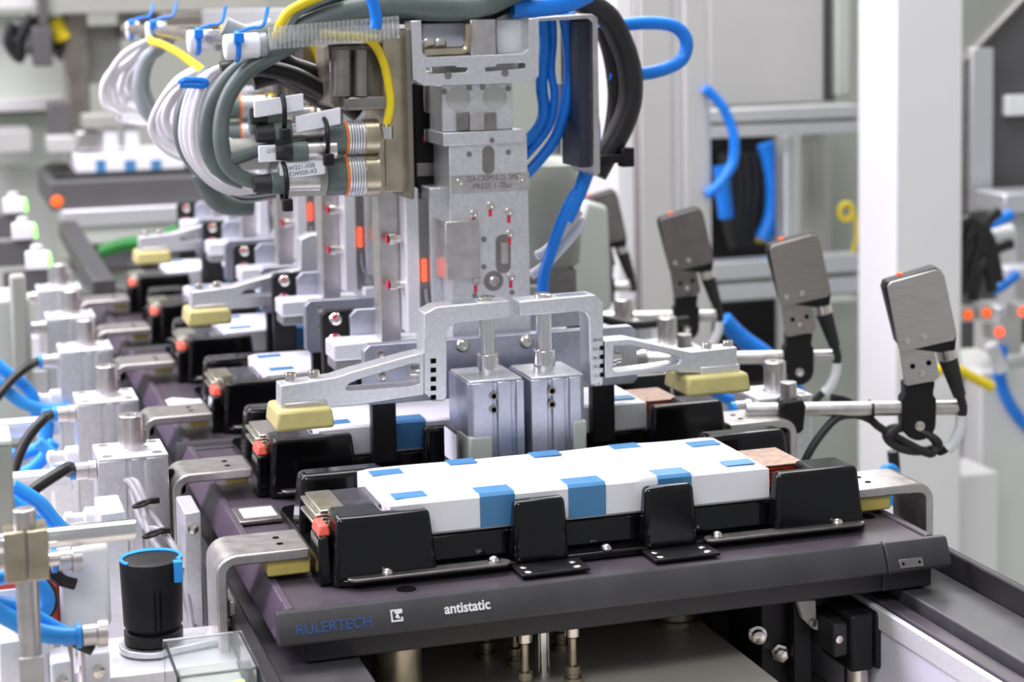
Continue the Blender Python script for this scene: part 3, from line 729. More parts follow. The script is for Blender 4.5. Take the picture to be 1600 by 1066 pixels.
for k, (a, b_) in enumerate(tg):
    y = .284; A = at(*a, Y=y); B = at(*b_, Y=y); h = .0135
    t = thing('cable_tag', 'white plastic name tag tied on a connector, ' + ['topmost', 'second from the top', 'third from the top', 'lowest'][k], 'tag', A, group='name tags on the connectors')
    L = B-A
    G().prism([(0, 0), (L.x, L.z), (L.x, L.z-h), (0, -h)], 0, .004, 'y').build('tag_plate', 'label_white', t, .0008)
    if k > 1: text_part('tag_text', ['', '', '-21001 0', '-W221-X05\n-CW020-X2'][k], .0048, (L.x*.15, -.0002, -.006), (R(90), -math.atan2(L.z, L.x), 0), 'ink', t, .00005)
for k, (x, y) in enumerate(((440, 176), (507, 215), (443, 285))):
    p = at(x, y, Y=.285)
    g = G()
    g.v = []; g.tube([p+Vector((0, .015*math.sin(a)*.9, .0155*math.cos(a))) for a in [2*math.pi*i/14 for i in range(15)]], .002, 6, 1)
    t = thing('cable_tie', 'black cable tie around a connector, ' + ['upper', 'middle', 'lower'][k], 'cable tie', p, group='black cable ties on the connectors')
    loc(g, t).build('band', 'black_matte', t)
    G().bx(-.004, .004, -.018, -.009, -.022, -.012).build('tie_head', 'black_matte', t, .001)

# ------------------------------------------------------------------ ribbed cable duct and sleeves along the top
t = thing('cable_duct', 'clear ribbed cable duct across the top of the valve unit', 'cable duct', at(420, 60, Y=.29))
a = at(420, 60, Y=.29); b = at(625, 42, Y=.29)
h = at(420, 40, Y=.29).z-at(420, 76, Y=.29).z
n = 29
for i in range(n):
    p = a.lerp(b, i/n)-a; q = a.lerp(b, (i+.62)/n)-a
    G().bx(p.x, q.x, -.002, .002, p.z-h/2, p.z+h/2).build('rib', 'duct_clear', t)
d = b-a
G().prism([(0, -.004), (d.x, d.z-.004), (d.x, d.z+.004), (0, .004)], .0021, .004, 'y').build('duct_web', 'duct_clear', t)
G().prism([(0, -h/2), (d.x, d.z-h/2), (d.x, d.z-h/2+.002), (0, -h/2+.002)], .0, .05, 'y').build('duct_floor', 'duct_clear', t)
def sleeve(label, a, b_, r, Y, ends):
    A = at(*a, Y=Y); B = at(*b_, Y=Y)
    t = thing('cable_sleeve', label, 'cable sleeve', A, group='white cable sleeves along the top')
    L = B-A
    G().cyl((0, 0, 0), L, r, n=20).build('sleeve', 'white_plastic', t, .002)
    if ends: G().cyl(L*.98, L*1.22, r*.96, n=20).build('end_cap', 'hose_grey', t, .002)
    c = L*.35
    G().tube([c+Vector((0, r*1.06*math.sin(x), r*1.06*math.cos(x))) for x in [2*math.pi*i/16 for i in range(17)]], .0022, 6, 1).build('tie_band', 'hose_blue', t)
    G().bx(c.x-.004, c.x+.004, -r-.006, -r+.002, c.z+r*.3, c.z+r*.3+.008).build('tie_head', 'hose_blue', t, .001)
    G().tube([c+Vector((0, 0, r)), c+Vector((.012, 0, r+.004)), c+Vector((.022, 0, r+.006)), c+Vector((.028, .01, r+.02))], .0016, 6).build('tie_tail', 'hose_blue', t)
sleeve('white cable sleeve with blue tie and grey end, nearest the duct', (350, 74), (405, 70), .0105, .30, True)
sleeve('white cable sleeve with blue tie, second from the duct', (293, 66), (335, 63), .0105, .48, True)
sleeve('white cable sleeve with blue tie, third from the duct', (228, 50), (255, 48), .0105, .80, True)
sleeve('white cable sleeve with blue tie, farthest from the duct', (197, 48), (218, 47), .0105, 1.0, False)

# ------------------------------------------------------------------ looping cables, upper left
def cable(pts, r, mat_, label, group=None, Y=.3, dY=0, name='cable', cat='cable', n=10):
    P = [at(x, y, Y=Y+dY*i) for i, (x, y) in enumerate(pts)]
    return tag(G().tube(P, r, n).build(name, mat_), label, cat, group)
# thick grey-green hoses of the nearest unit
cable([(470, 62), (430, 85), (385, 112), (355, 155), (345, 205), (352, 250), (375, 275), (410, 285), (450, 284)], .0066, 'hose_green', 'thick grey green cable looping into the lowest connector', Y=.304, name='thick_cable')
cable([(455, 70), (405, 88), (362, 115), (333, 155), (322, 200), (328, 245), (350, 272), (380, 285)], .0062, 'hose_green', 'thick grey green cable looping just left of the nearest one', Y=.33, name='thick_cable')
cable([(360, 250), (390, 240), (430, 225), (476, 214)], .0056, 'hose_green', 'grey green cable rising into the upper round connector', Y=.304, name='thick_cable')
cable([(330, 108), (298, 140), (282, 180), (283, 220), (300, 255), (330, 280), (360, 290)], .0058, 'hose_green', 'dusty green cable loop behind the white cable bundle', Y=.46, name='thick_cable')
for k, off in enumerate(((0, 0), (-9, 3), (-16, 8), (7, 2), (13, -3), (20, 4))):
    cable([(372+off[0], 100), (332+off[0], 112+off[1]), (314+off[0], 140), (303+off[0], 175), (300+off[0], 215), (308+off[0]*.7, 250), (330, 278+off[1]), (362, 292+off[1]), (400, 290+off[1])], .0028, 'cable_white', 'thin white cable hanging in the tied bundle beside the thick cables', 'white tied cable bundle', Y=.40+.006*k, n=8)
t = tag(G().tube([at(x, y, Y=.395) for x, y in ((282, 132), (286, 126), (300, 125), (316, 126), (322, 130), (316, 134), (300, 133), (286, 133), (282, 132))], .003, 8).build('cable_tie', 'hose_blue'), 'blue cable tie around the white cable bundle', 'cable tie')
rb = random.Random(11)
def bundle(n, start, left, bottom, end, r, Y, label, group, xs=58, ys=52):
    """loose loops from a sleeve out to the left and back to the valve connector"""
    for k in range(n):
        f = k/(n-1); j = lambda a: rb.uniform(-a, a)
        y = Y+.05*(f-.5)+j(.01)
        L = left[0]+xs*f+j(3); T = start[1]+ys*f*.5+j(4); B = bottom[1]-ys*f+j(5)
        pts = [(start[0]+j(5), start[1]+j(4)), (start[0]*.55+L*.45+j(4), T+(left[1]-T)*.25+j(3)), (start[0]*.2+L*.8+j(3), T+(left[1]-T)*.6), (L, left[1]+j(8)), (L+4+j(2), left[1]*.5+B*.5+j(4)), (bottom[0]*.45+L*.55+j(4), B-8+j(3)), (bottom[0]+j(8), B+8+j(3))]
        P = [at(a, b, Y=y) for a, b in pts]+[Vector(end)+Vector((j(.004)-.012, j(.004), j(.006))), Vector(end)]
        tag(G().tube(P, r, 8).build('cable', 'cable_white'), label, 'cable', group)
conn = lambda n: at(505, 275, Y=.31)+Vector((0, .27*n, 0))
bundle(12, (312, 108), (236, 185), (300, 244), conn(1), .0027, .60, 'white cable in the middle looping bundle', 'middle bundle of white cable loops')
bundle(12, (228, 66), (157, 138), (205, 190), conn(2), .0028, .88, 'white cable in the farthest looping bundle', 'farthest bundle of white cable loops', 48, 40)
cable([(262, 52), (250, 75), (228, 92), (217, 125), (220, 155), (240, 185), (300, 200)], .0072, 'hose_grey', 'grey hose loop between the two farther white bundles', Y=.80, name='thick_cable')
cable([(270, 50), (262, 66), (240, 82), (227, 112), (228, 145), (250, 175), (305, 190)], .0062, 'hose_grey', 'second grey hose loop between the two farther white bundles', Y=.82, name='thick_cable')
tag(G().tube([at(238, 52, Y=.80), at(236, 64, Y=.78), at(255, 70, Y=.72), at(278, 82, Y=.66), at(300, 98, Y=.60), at(318, 112, Y=.56), at(330, 130, Y=.52)], .0042, 8).build('wire', 'cable_yellow'), 'yellow wire crossing behind the white sleeves', 'wire')
t = thing('sleeve_rail', 'brown grey rail carrying the white cable sleeves', 'rail', at(380, 60, Y=.345))
a = at(372, 62, Y=.345); b = at(196, 44, Y=1.05)
loc(G().tube([a, b], .006, 10, 1), t).build('rail', 'bronze_cover', t)
for f in (.3, .8):
    p = a.lerp(b, f); loc(G().bx(p.x, .21, p.y-.006, p.y+.006, p.z-.004, p.z+.004), t).build('rail_arm', 'bronze_cover', t, .001)
for k in range(4):
    cable([(330+8*k, 268+6*k), (350+6*k, 290+5*k), (385, 300+4*k), (430, 296+3*k)], .0034, 'hose_grey' if k % 2 else 'hose_black', 'grey and black cables sagging under the valve connectors', 'sagging cables under the connectors', Y=.42+.03*k, n=8)
cable([(315, 270), (330, 300), (352, 318), (395, 320)], .011, 'hose_green', 'fat dark cable sagging lowest under the loops', Y=.62, name='thick_cable')
for k, (mt, off) in enumerate((('cable_yellow', 0), ('hose_grey', 14), ('hose_green', 30))):
    cable([(430+off, 62), (438+off, 38), (452+off, 18), (482+off, 2), (520+off, -14)], .0042, mt, ['yellow', 'pale grey', 'dark green'][k]+' cable rising out of the ribbed duct', Y=.303+.008*k, name='cable')
cable([(425, 42), (405, 48), (380, 52), (350, 40)], .008, 'hose_grey', 'grey cable entering the left end of the duct', Y=.34)
for k, (r_, off) in enumerate(((.014, 0), (.011, -10), (.012, 12))):
    cable([(440, 70+off*.3), (480, 42+off*.5), (540, 20+off), (610, 8+off), (680, 12+off), (740, 10+off), (790, -10+off), (830, -30)], r_*.82, 'hose_black' if k else 'hose_green', ['thick', 'upper', 'lower'][k]+' black cable running over the head frame', Y=.318+.012*k, name='thick_cable')
cable([(578, -10), (584, 8), (588, 30), (586, 45)], .005, 'hose_blue', 'blue strap around the black cables above the duct', Y=.262, name='cable_tie', cat='cable tie')
# dark wiring behind the connectors
for k, pts in enumerate(([(345, 110), (400, 105), (460, 118), (520, 150), (560, 178)], [(390, 90), (430, 108), (480, 135), (540, 160)], [(430, 80), (452, 100), (480, 110), (540, 132)], [(395, 128), (440, 120), (490, 150), (530, 172)])):
    cable(pts, .0075, 'hose_black', 'dark cable running behind the white name tags', 'dark cables behind the tags', Y=.36+.01*k, name='thick_cable')

# ------------------------------------------------------------------ right of the tower: steel frame, blue tubes, black hose
Y = .36
t = thing('tube_bracket', 'angled steel bracket with dark inner face right of the tower', 'bracket', at(922, 260, Y=Y))
o = px2([(843, 27), (925, 22), (934, 28), (938, 270), (932, 276), (928, 270), (926, 34), (920, 29), (843, 33)], Y)
loc(G().prism(o, Y, Y+.06, 'y'), t).build('bent_strip', 'steel', t, .0006)
loc(G().bx(*pxbox(905, 32, 930, 262, Y+.01, .05)), t).build('inner_panel', 'panel_navy', t, .001)
BT = [([(888, 20), (893, 60), (895, 110), (905, 150), (916, 200), (919, 250), (905, 300), (885, 345)], .0065, 'long blue tube curving down beside the steel bracket'),
      ([(878, 10), (888, 70), (890, 120), (884, 165), (868, 215), (832, 262), (800, 290)], .0052, 'blue tube hanging straight beside the tower'),
      ([(862, 10), (864, 60), (861, 110), (866, 150), (856, 200), (820, 245)], .0038, 'thin blue tube nearest the tower flank'),
      ([(846, 10), (852, 70), (846, 130), (850, 175), (838, 205), (805, 235)], .0055, 'short blue tube against the tower flank'),
      ([(905, 110), (920, 150), (930, 200), (926, 250), (905, 310)], .005, 'outer blue tube behind the steel bracket'),
      ([(900, 300), (880, 340), (862, 390), (850, 430), (848, 462)], .0055, 'dark blue tube dropping to the right press gripper'),
      ([(935, 45), (1000, 36), (1050, 40), (1072, 62), (1066, 92), (1038, 108), (1000, 116), (950, 118)], .0065, 'bright blue tube looped in front of the white column')]
for pts, r_, lb in BT: cable(pts, r_, 'hose_blue', lb, 'blue air tubes right of the tower', Y=.40 if 'column' not in lb else .47, name='air_tube', cat='air tube')
cable([(800, 12), (850, 10), (890, 2), (920, -12)], .009, 'hose_blue', 'blue tube crossing above the tube bracket', Y=.33, name='air_tube', cat='air tube')
cable([(905, 0), (945, 22), (968, 60), (984, 110), (984, 160), (968, 205), (945, 245), (930, 272)], .0115, 'hose_black', 'thick black hose arching down right of the tower', Y=.44, name='thick_hose', cat='hose')
cable([(940, 40), (955, 90), (962, 150), (955, 210), (938, 262)], .008, 'hose_black', 'thinner black hose inside the thick black arch', Y=.47, name='thick_hose', cat='hose')
p = at(956, 248, Y=.43)
t = thing('cable_tie', 'black cable tie at the foot of the arched hose', 'cable tie', p)
G().bx(-.012, .014, -.006, .006, -.004, .004).build('band', 'black_matte', t, .001); G().bx(.008, .02, -.007, .007, -.008, .01).build('tie_head', 'black_matte', t, .001)
for k, pts in enumerate(([(873, 130), (870, 190), (868, 240)], [(838, 400), (860, 385), (905, 330)], [(830, 430), (862, 405), (915, 345)])):
    cable(pts, .0045, 'cable_white', 'clear white tube slanting beside the tower', 'clear tubes beside the tower', Y=.42, name='air_tube', cat='air tube')
t = thing('motor_housing', 'rounded grey motor housing behind the blue tubes', 'motor', at(862, 340, Y=.62))
A = t.location.copy()
G().lathe((0, 0, -.055), [(.018, 0), (.028, .008), (.030, .03), (.030, .09), (.024, .11), (.012, .118)], 26).build('housing', 'motor_grey', t)
G().bx(-.02, .02, -.02, .02, -.10, -.052).build('motor_foot', 'steel_dark', t, .002)
t = thing('machine_shell', 'pale green machine cover behind the right gripper beam', 'cover', at(915, 420, Y=1.0))
G().prism([(-.03, -.07), (.03, -.05), (.025, .08), (-.005, .09), (-.03, .02)], -.02, .05, 'y').build('cover_shell', 'panel_green', t, .006)
# horizontal carrier behind everything, so that heads hang from something
t = thing('carrier_beam', 'silver carrier beam along the line above the press towers', 'beam', (.245, .34, .37))
loc(G().bx(.205, .29, .345, 1.75, .345, .40), t).build('beam', 'alu', t, .002)
loc(G().bx(.20, .295, .342, .3445, .34, .402), t).build('end_plate', 'steel', t, .001)

# ------------------------------------------------------------------ photo sensors on rods, right side
SC = 1715.0
def sensor(label, loc_, coil, plate_mat):
    t = thing('photo_sensor', label, 'sensor', loc_, R(-17.4), 'photo sensors on rods')
    U = lambda x: (x-1232)/SC
    V = lambda y: -(y-640)/SC
    pl = lambda pts: [(U(x), V(y)) for x, y in pts]
    G().cyl((0, 0, TZ-loc_[2]), (0, 0, V(596)), .0076).build('post', 'steel', t, .0006)
    G().prism(pl([(1214, 628), (1222, 622), (1250, 620), (1256, 628), (1252, 668), (1246, 674), (1220, 674), (1213, 664)]), -.014, .012, 'y').build('cross_clamp', 'black_matte', t, .002)
    G().cyl((U(1165), -.0005, .0), (U(1504), -.0005, -.001), .0068).build('rod', 'steel', t, .0006)
    sw = G().prism([(U(1434)+.0155*math.cos(a), V(660)+.0155*math.sin(a)-.002) for a in [math.pi+math.pi*i/10 for i in range(11)]]+pl([(1461, 625), (1456, 617), (1459, 596), (1411, 598), (1412, 617), (1407, 625)]), -.010, .010, 'y').build('swivel_mount', 'black_matte', t, .0015)
    G().lathe((U(1435), -.010, V(666)), [(.0048, 0), (.0045, .001), (.002, .0016), (.0012, .0008)], 14, (0, -1, 0)).build('swivel_screw', 'screw', sw)
    lo = G().prism(pl([(1400, 540), (1408, 596), (1413, 600), (1458, 592), (1463, 586), (1455, 545), (1448, 530)]), -.0165, -.0145, 'y').build('mount_plate', plate_mat, t, .0006)
    for x, y in ((1421, 569), (1446, 564)):
        G().cyl((U(x), -.0170, V(y)), (U(x), -.0166, V(y)), .0024, n=12).build('plate_hole', 'hole_dark', lo)
    G().lathe((U(1435), -.0165, V(579)), [(.003, 0), (.003, .002), (.001, .0022)], 12, (0, -1, 0)).build('plate_screw', 'screw', lo)
    G().prism(pl([(1386, 435), (1455, 417), (1464, 419), (1469, 428), (1488, 518), (1484, 528), (1404, 545), (1398, 540), (1380, 442)]), -.0200, -.0180, 'y').build('face_plate', plate_mat, t, .0006)
    for x, y in ((1411, 526), (1438, 521)):
        G().lathe((U(x), -.0200, V(y)), [(.0028, 0), (.0028, .0015), (.001, .002)], 12, (0, -1, 0)).build('plate_screw', 'screw', t)
    G().prism(pl([(1380, 436), (1456, 414), (1466, 420), (1489, 524), (1487, 545), (1462, 548), (1404, 540), (1398, 532), (1377, 446)]), -.0175, .004, 'y').build('sensor_head', 'black_matte', t, .0015)
    G().bx(U(1401), U(1409), -.006, .0, V(431), V(425.5)).build('status_light', 'led_orange', t)
    G().cyl((U(1476), -.006, V(545)), (U(1480), -.006, V(562)), .0094, n=18).build('connector_nut', 'screw', t, .0008)
    G().cyl((U(1480), -.006, V(562)), (U(1499), -.006, V(622)), .0088, .0058, n=18).build('connector_boot', 'black_rubber', t, .0008)
    path = [(1499, 620), (1504, 640), (1502, 655)]
    G().tube([(U(x), -.006, V(y)) for x, y in path], .0042, 8).build('cable', 'black_rubber', t)
    G().tube([(U(x), -.006, V(y)) for x, y in ((1502, 652), (1500, 672), (1490, 695), (1479, 706))], .0054, 10).build('cable_marker', 'white_plastic', t)
    if coil:
        pts = [(1482, 702), (1470, 712)]
        for i in range(26):
            a = .5+i*2*math.pi/12; pts.append((1425+43*math.cos(a)*(1-.006*i), 690+17*math.sin(a)+8*math.cos(a)))
        pts += [(1378, 672), (1360, 658), (1335, 650), (1305, 655), (1275, 685), (1256, 715), (1246, 745)]
        P = [(U(x), -.006+.006*math.sin(i*.9), V(y)) for i, (x, y) in enumerate(pts)]
        G().tube(P, .0038, 8, 4).build('cable_coil', 'black_rubber', t)
        G().bx(U(1361), U(1364), -.010, .010, V(662), V(630)).build('cable_tie', 'black_matte', t)
    else:
        G().tube([(U(x), -.004, V(y)) for x, y in ((1482, 702), (1460, 722), (1430, 730), (1400, 745), (1370, 790))], .0038, 8).build('cable_lead', 'black_rubber', t)
    return t
sp = at(1232, 640, Y=.33)
for k, (dx, dy, dz) in enumerate(((0, 0, 0), (0, .245, .004), (0, .545, 0), (0, .83, -.005))):
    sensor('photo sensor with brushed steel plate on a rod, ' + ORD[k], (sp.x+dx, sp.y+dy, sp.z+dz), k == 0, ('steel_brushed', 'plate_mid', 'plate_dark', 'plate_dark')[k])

# right side hoses
cable([(1300, 622), (1320, 626), (1338, 636), (1352, 648)], .0042, 'hose_black', 'black air hose leaving the right clamp cylinder', Y=.40, name='air_hose', cat='hose')
cable([(1395, 705), (1397, 725), (1396, 745), (1380, 752)], .006, 'hose_black', 'black hose behind the nearest right edge clamp', Y=.45, name='air_hose', cat='hose')
cable([(1380, 742), (1386, 733), (1396, 736), (1399, 755), (1396, 790)], .0055, 'hose_lightblue', 'bright blue tube bend behind the nearest right edge clamp', Y=.40, name='air_tube', cat='air tube')
cable([(1130, 500), (1160, 530), (1195, 555), (1230, 590), (1250, 630)], .012, 'hose_blue', 'dark blue hose slanting behind the second photo sensor', Y=1.0, name='air_tube', cat='air tube')
cable([(940, 498), (980, 508), (1030, 505), (1075, 500)], .005, 'hose_black', 'black cable running behind the right gripper beam', Y=.75, name='cable')
cable([(1075, 590), (1110, 610), (1140, 625), (1170, 628)], .006, 'hose_blue', 'blue tube below the right yellow pad', Y=.62, name='air_tube', cat='air tube')

# ------------------------------------------------------------------ left foreground: post, rod, knob, clear box
Yp = -.10
t = thing('mounting_post', 'round steel post with a cross clamp block at the left edge', 'post', (at(40, 850, Y=Yp).x, Yp, TZ))
z = at(36, 795, Y=Yp).z-TZ; zc = at(40, 865, Y=Yp).z-TZ
G().cyl((0, 0, 0), (0, 0, z), .0066).build('post', 'steel', t, .0008)
b = G().bx(-.0125, -.0005, -.011, .014, zc-.014, zc+.016).build('clamp_block', 'gold_metal', t, .001)
G().bx(.0005, .0125, -.011, .014, zc-.014, zc+.016).build('clamp_block', 'gold_metal', t, .001)
G().lathe((.0125, -.004, zc-.004), [(.004, 0), (.004, .006), (.002, .0065)], 12, (1, 0, 0)).build('clamp_screw', 'screw', b)
pe = at(213, 842, Y=Yp+.012); G().cyl((-.06, .012, zc+.004), (pe.x-t.location.x, .012, zc+.0045), .0064).build('cross_rod', 'chrome', t, .0006)
G().bx(-.0068, .0068, -.0075, -.005, zc-.095, zc-.06).build('post_flat', 'steel', t, .0005)
t = thing('junction_box', 'grey box with a pale top at the far left edge', 'box', at(6, 800, Y=-.05))
G().bx(-.03, .006, -.012, .03, -.03, .043).build('box_body', 'motor_grey', t, .002)
G().bx(-.03, .006, -.012, .03, .0432, .0465).build('box_lid', 'panel_white', t, .001)

KX, KY, KZ = -.0715, .095, -.0445
kb = at(243, 1003, Y=KY-.02)
KX = kb.x+.001; KZ = kb.z-.006
t = thing('adjusting_knob', 'black round knob with blue tape on top, beside the nearest left clamp', 'knob', (KX, KY, KZ))
G().lathe((0, 0, 0), [(.0185, 0), (.0205, .0012), (.0205, .0085), (.019, .0095), (.017, .0098), (.017, .0125)], 40).build('ring_nut', 'black_matte', t)
k_ = G().lathe((0, 0, .0125), [(.0195, 0), (.0205, .001), (.0218, .0455), (.0213, .047), (.0205, .0475)], 40).build('knob_cap', 'black_matte', t)
G().prism([(.0218*math.cos(a), .0218*math.sin(a)) for a in [R(-35+250*i/22) for i in range(23)]]+[(.0195*math.cos(a), .0155*math.sin(a)+.000) for a in [R(215-250*i/22) for i in range(23)]], .0597, .0606, 'z').build('blue_tape', 'hose_lightblue', k_)
G().bx(.0135, .0195, -.0195, -.0125, .046, .0603).build('blue_tape', 'hose_lightblue', k_)
for x in (-.001, .003): G().bx(x, x+.0006, -.0223, -.021, .014, .042).build('cap_seam', 'hole_dark', k_)
t = thing('knob_bracket', 'silver rounded bracket bolted under the black knob', 'bracket', (KX, KY, KZ-.004))
rr = [(.0245*math.cos(a), .0245*math.sin(a)) for a in [R(60+240*i/18) for i in range(19)]]
G().prism(rr+[(.052, -.012), (.056, -.006), (.056, .016), (.05, .02)], -.001, .0035, 'z').build('bracket_plate', 'alu', t, .001)
G().bx(.052, .0565, -.012, .018, -.001, .03).build('bracket_leg', 'alu', t, .001)
for y, z in ((-.006, .013), (.010, .026)):
    G().lathe((.052, y, z), [(.006, 0), (.006, .008), (.004, .009), (.003, .006)], 16, (-1, 0, 0)).build('cap_screw', 'screw', t)
t = thing('valve_block', 'pale aluminium valve block below the black knob', 'valve block', (KX, KY, TZ))
G().bx(-.042, .058, -.045, .035, 0, KZ-TZ-.0062).build('block_body', 'alu_bright', t, .0015)
G().bx(-.030, -.018, -.0456, -.044, .030, .050).build('port', 'hole_dark', t)
G().bx(-.004, .05, -.0456, -.044, .022, .036).build('recess', 'alu', t, .0008)
t = thing('clear_cover', 'clear plastic box glowing green inside at the bottom left', 'cover', at(325, 1100, Y=-.02))
A = t.location; x0, x1 = -.024, .028
zt = at(325, 1030, Y=-.03).z-A.z
loc_w = .002
G().bx(x0, x1, -.04, -.038, 0, zt).build('wall_pane', 'clear_plastic', t); G().bx(x0, x1, .03, .032, 0, zt).build('wall_pane', 'clear_plastic', t)
G().bx(x0, x0+.002, -.038, .03, 0, zt).build('wall_pane', 'clear_plastic', t); G().bx(x1-.002, x1, -.038, .03, 0, zt).build('wall_pane', 'clear_plastic', t)
G().bx(x0, x1, -.04, .032, zt, zt+.002).build('lid', 'clear_plastic', t, .0005)
G().bx(x0+.008, x1-.006, -.03, .024, .002, zt-.016).build('circuit_block', 'panel_green', t, .001)
G().bx(x1-.014, x1-.008, -.032, -.024, zt-.0155, zt-.011).build('status_light', 'led_green', t)

# blue hoses and red fitting, lower left
LB = [([(20, 760), (60, 785), (85, 815), (112, 842), (130, 862), (140, 890)], .0052, .11, 'blue tube slanting down behind the cross rod'),
      ([(0, 770), (40, 800), (75, 835), (108, 862), (135, 868)], .0048, .10, 'blue tube ending under the cross rod'),
      ([(-10, 905), (25, 899), (50, 905), (70, 925), (74, 945), (58, 962), (20, 968)], .0048, .0, 'blue tube curled around the mounting post'),
      ([(-15, 950), (25, 972), (60, 988), (100, 994), (148, 991)], .0058, -.05, 'lowest blue tube running to a push fitting'),
      ([(-10, 940), (30, 948), (60, 965), (95, 985), (120, 993)], .004, -.04, 'thin blue tube just above the lowest one'),
      ([(-15, 590), (15, 615), (40, 632), (75, 640), (110, 640)], .0066, .80, 'upper blue tube running to the second cylinder'),
      ([(-15, 560), (10, 582), (35, 600), (52, 622), (58, 660)], .0066, .82, 'topmost blue tube at the left edge'),
      ([(75, 640), (70, 690), (48, 705), (20, 712), (-15, 700)], .0066, .64, 'blue tube bending back below the second cylinder'),
      ([(85, 690), (62, 722), (35, 740), (0, 742), (-20, 735)], .0066, .62, 'blue tube bending back below the white rail'),
      ([(95, 730), (70, 745), (45, 765), (20, 790), (-10, 800)], .0062, .60, 'blue tube beside the grey box'),
      ([(60, 690), (90, 720), (110, 760), (130, 800)], .0058, .58, 'blue tube crossing behind the nearest black hose'),
      ([(80, 865), (95, 892), (118, 905), (140, 906)], .0048, .09, 'short blue tube beside the white regulator')]
for pts, r_, y, lb in LB:
    cable(pts, r_, 'hose_lightblue', lb, 'blue tubes at the left edge', Y=y, name='air_tube', cat='air tube')
cable([(62, 905), (80, 925), (82, 950), (65, 965)], .0035, 'hose_black', 'black cable curled behind the mounting post', Y=.01, name='cable')
cable([(75, 890), (95, 905), (118, 912)], .0045, 'hose_black', 'black cable under the cross rod', Y=.02, name='cable')
cable([(100, 990), (125, 1005), (145, 1014)], .0045, 'hose_black', 'black cable under the lowest blue tube', Y=-.04, name='cable')
def fitting(x, y, Y, label, ax=(-1, 0, 0)):
    t = thing('push_fitting', label, 'fitting', at(x, y, Y=Y), group='push fittings on the left')
    G().lathe((0, 0, 0), [(.0085, 0), (.0085, .006), (.0068, .007), (.0068, .015), (.0055, .016)], 16, ax).build('fitting_body', 'steel', t)
    G().cyl(Vector(ax)*.016, Vector(ax)*.019, .0078).build('release_ring', 'hose_lightblue', t)
fitting(168, 988, -.05, 'push fitting at the end of the lowest blue tube')
fitting(128, 872, .0, 'push fitting under the cross rod')
t = thing('red_manifold', 'red plastic fitting behind the mounting post', 'fitting', at(20, 968, Y=.04))
G().bx(-.03, .03, -.01, .02, -.014, .03).build('body', 'red_plastic', t, .004)
G().bx(-.03, .022, -.012, -.010, .004, .024).build('face_label', 'label_white', t, .001)
t = thing('regulator', 'white plastic regulator housing left of the black knob', 'regulator', at(132, 930, Y=.03))
G().bx(-.016, .016, -.012, .02, -.02, .036).build('housing', 'white_plastic', t, .004)
G().lathe((0, .004, .036), [(.008, 0), (.008, .01), (.005, .011)], 16).build('stem', 'alu', t)
t = thing('regulator', 'silver threaded regulator stem behind the mounting post', 'regulator', at(92, 960, Y=.06))
G().lathe((0, 0, -.08), [(.012, 0), (.012, .07), (.008, .072), (.008, .09), (.006, .092), (.006, .106)], 18).build('stem', 'chrome', t)
# pale frame pieces behind them
FB = [(58, 860, 78, 1060, .10, .03, 'alu'), (160, 800, 200, 1010, .17, .05, 'alu_bright'), (0, 1000, 78, 1066, -.02, .06, 'alu_bright'), (80, 1035, 112, 1066, -.04, .03, 'white_plastic'), (135, 1020, 172, 1066, .0, .05, 'white_plastic'), (290, 800, 316, 935, .16, .05, 'alu')]
FL = ['slim upright aluminium profile behind the mounting post', 'pale upright block under the nearest left cylinder', 'pale block in the lower left corner', 'small white block at the bottom left', 'white block beside the valve block', 'pale upright bar beside the grey cables']
for (x0, y0, x1, y1, Y, d, mt), lb in zip(FB, FL):
    b_ = pxbox(x0, y0, x1, y1, Y, d); t = thing('frame_block', lb, 'block', (b_[0], Y, TZ), group='pale frame blocks on the left')
    loc(G().bx(b_[0], b_[1], b_[2], b_[3], TZ, b_[5]), t).build('block', mt, t, .0015)
    p = Vector(((b_[1]-b_[0])/2, .0, b_[5]-TZ-.012)); G().lathe(p, [(.004, 0), (.004, .003), (.002, .0035)], 12, (0, -1, 0)).build('bolt', 'screw', t)
t = thing('support_rail', 'horizontal white rail behind the blue tubes at the left', 'rail', at(40, 668, Y=.66))
A = t.location; e = at(92, 664, Y=.66)
G().bx(-.09, e.x-A.x, -.01, .01, -.008, .008).build('rail', 'alu_bright', t, .001); G().bx(-.09, e.x-A.x, -.0105, -.0095, -.003, .003).build('rail_groove', 'alu', t)
t = thing('support_rail', 'horizontal white rail under the nearest black air hose', 'rail', at(60, 752, Y=.44))
A = t.location; e = at(112, 745, Y=.44)
G().bx(-.08, e.x-A.x, -.01, .01, -.008, .008).build('rail', 'alu_bright', t, .001); G().bx(-.08, e.x-A.x, -.0105, -.0095, -.003, .003).build('rail_groove', 'alu', t)

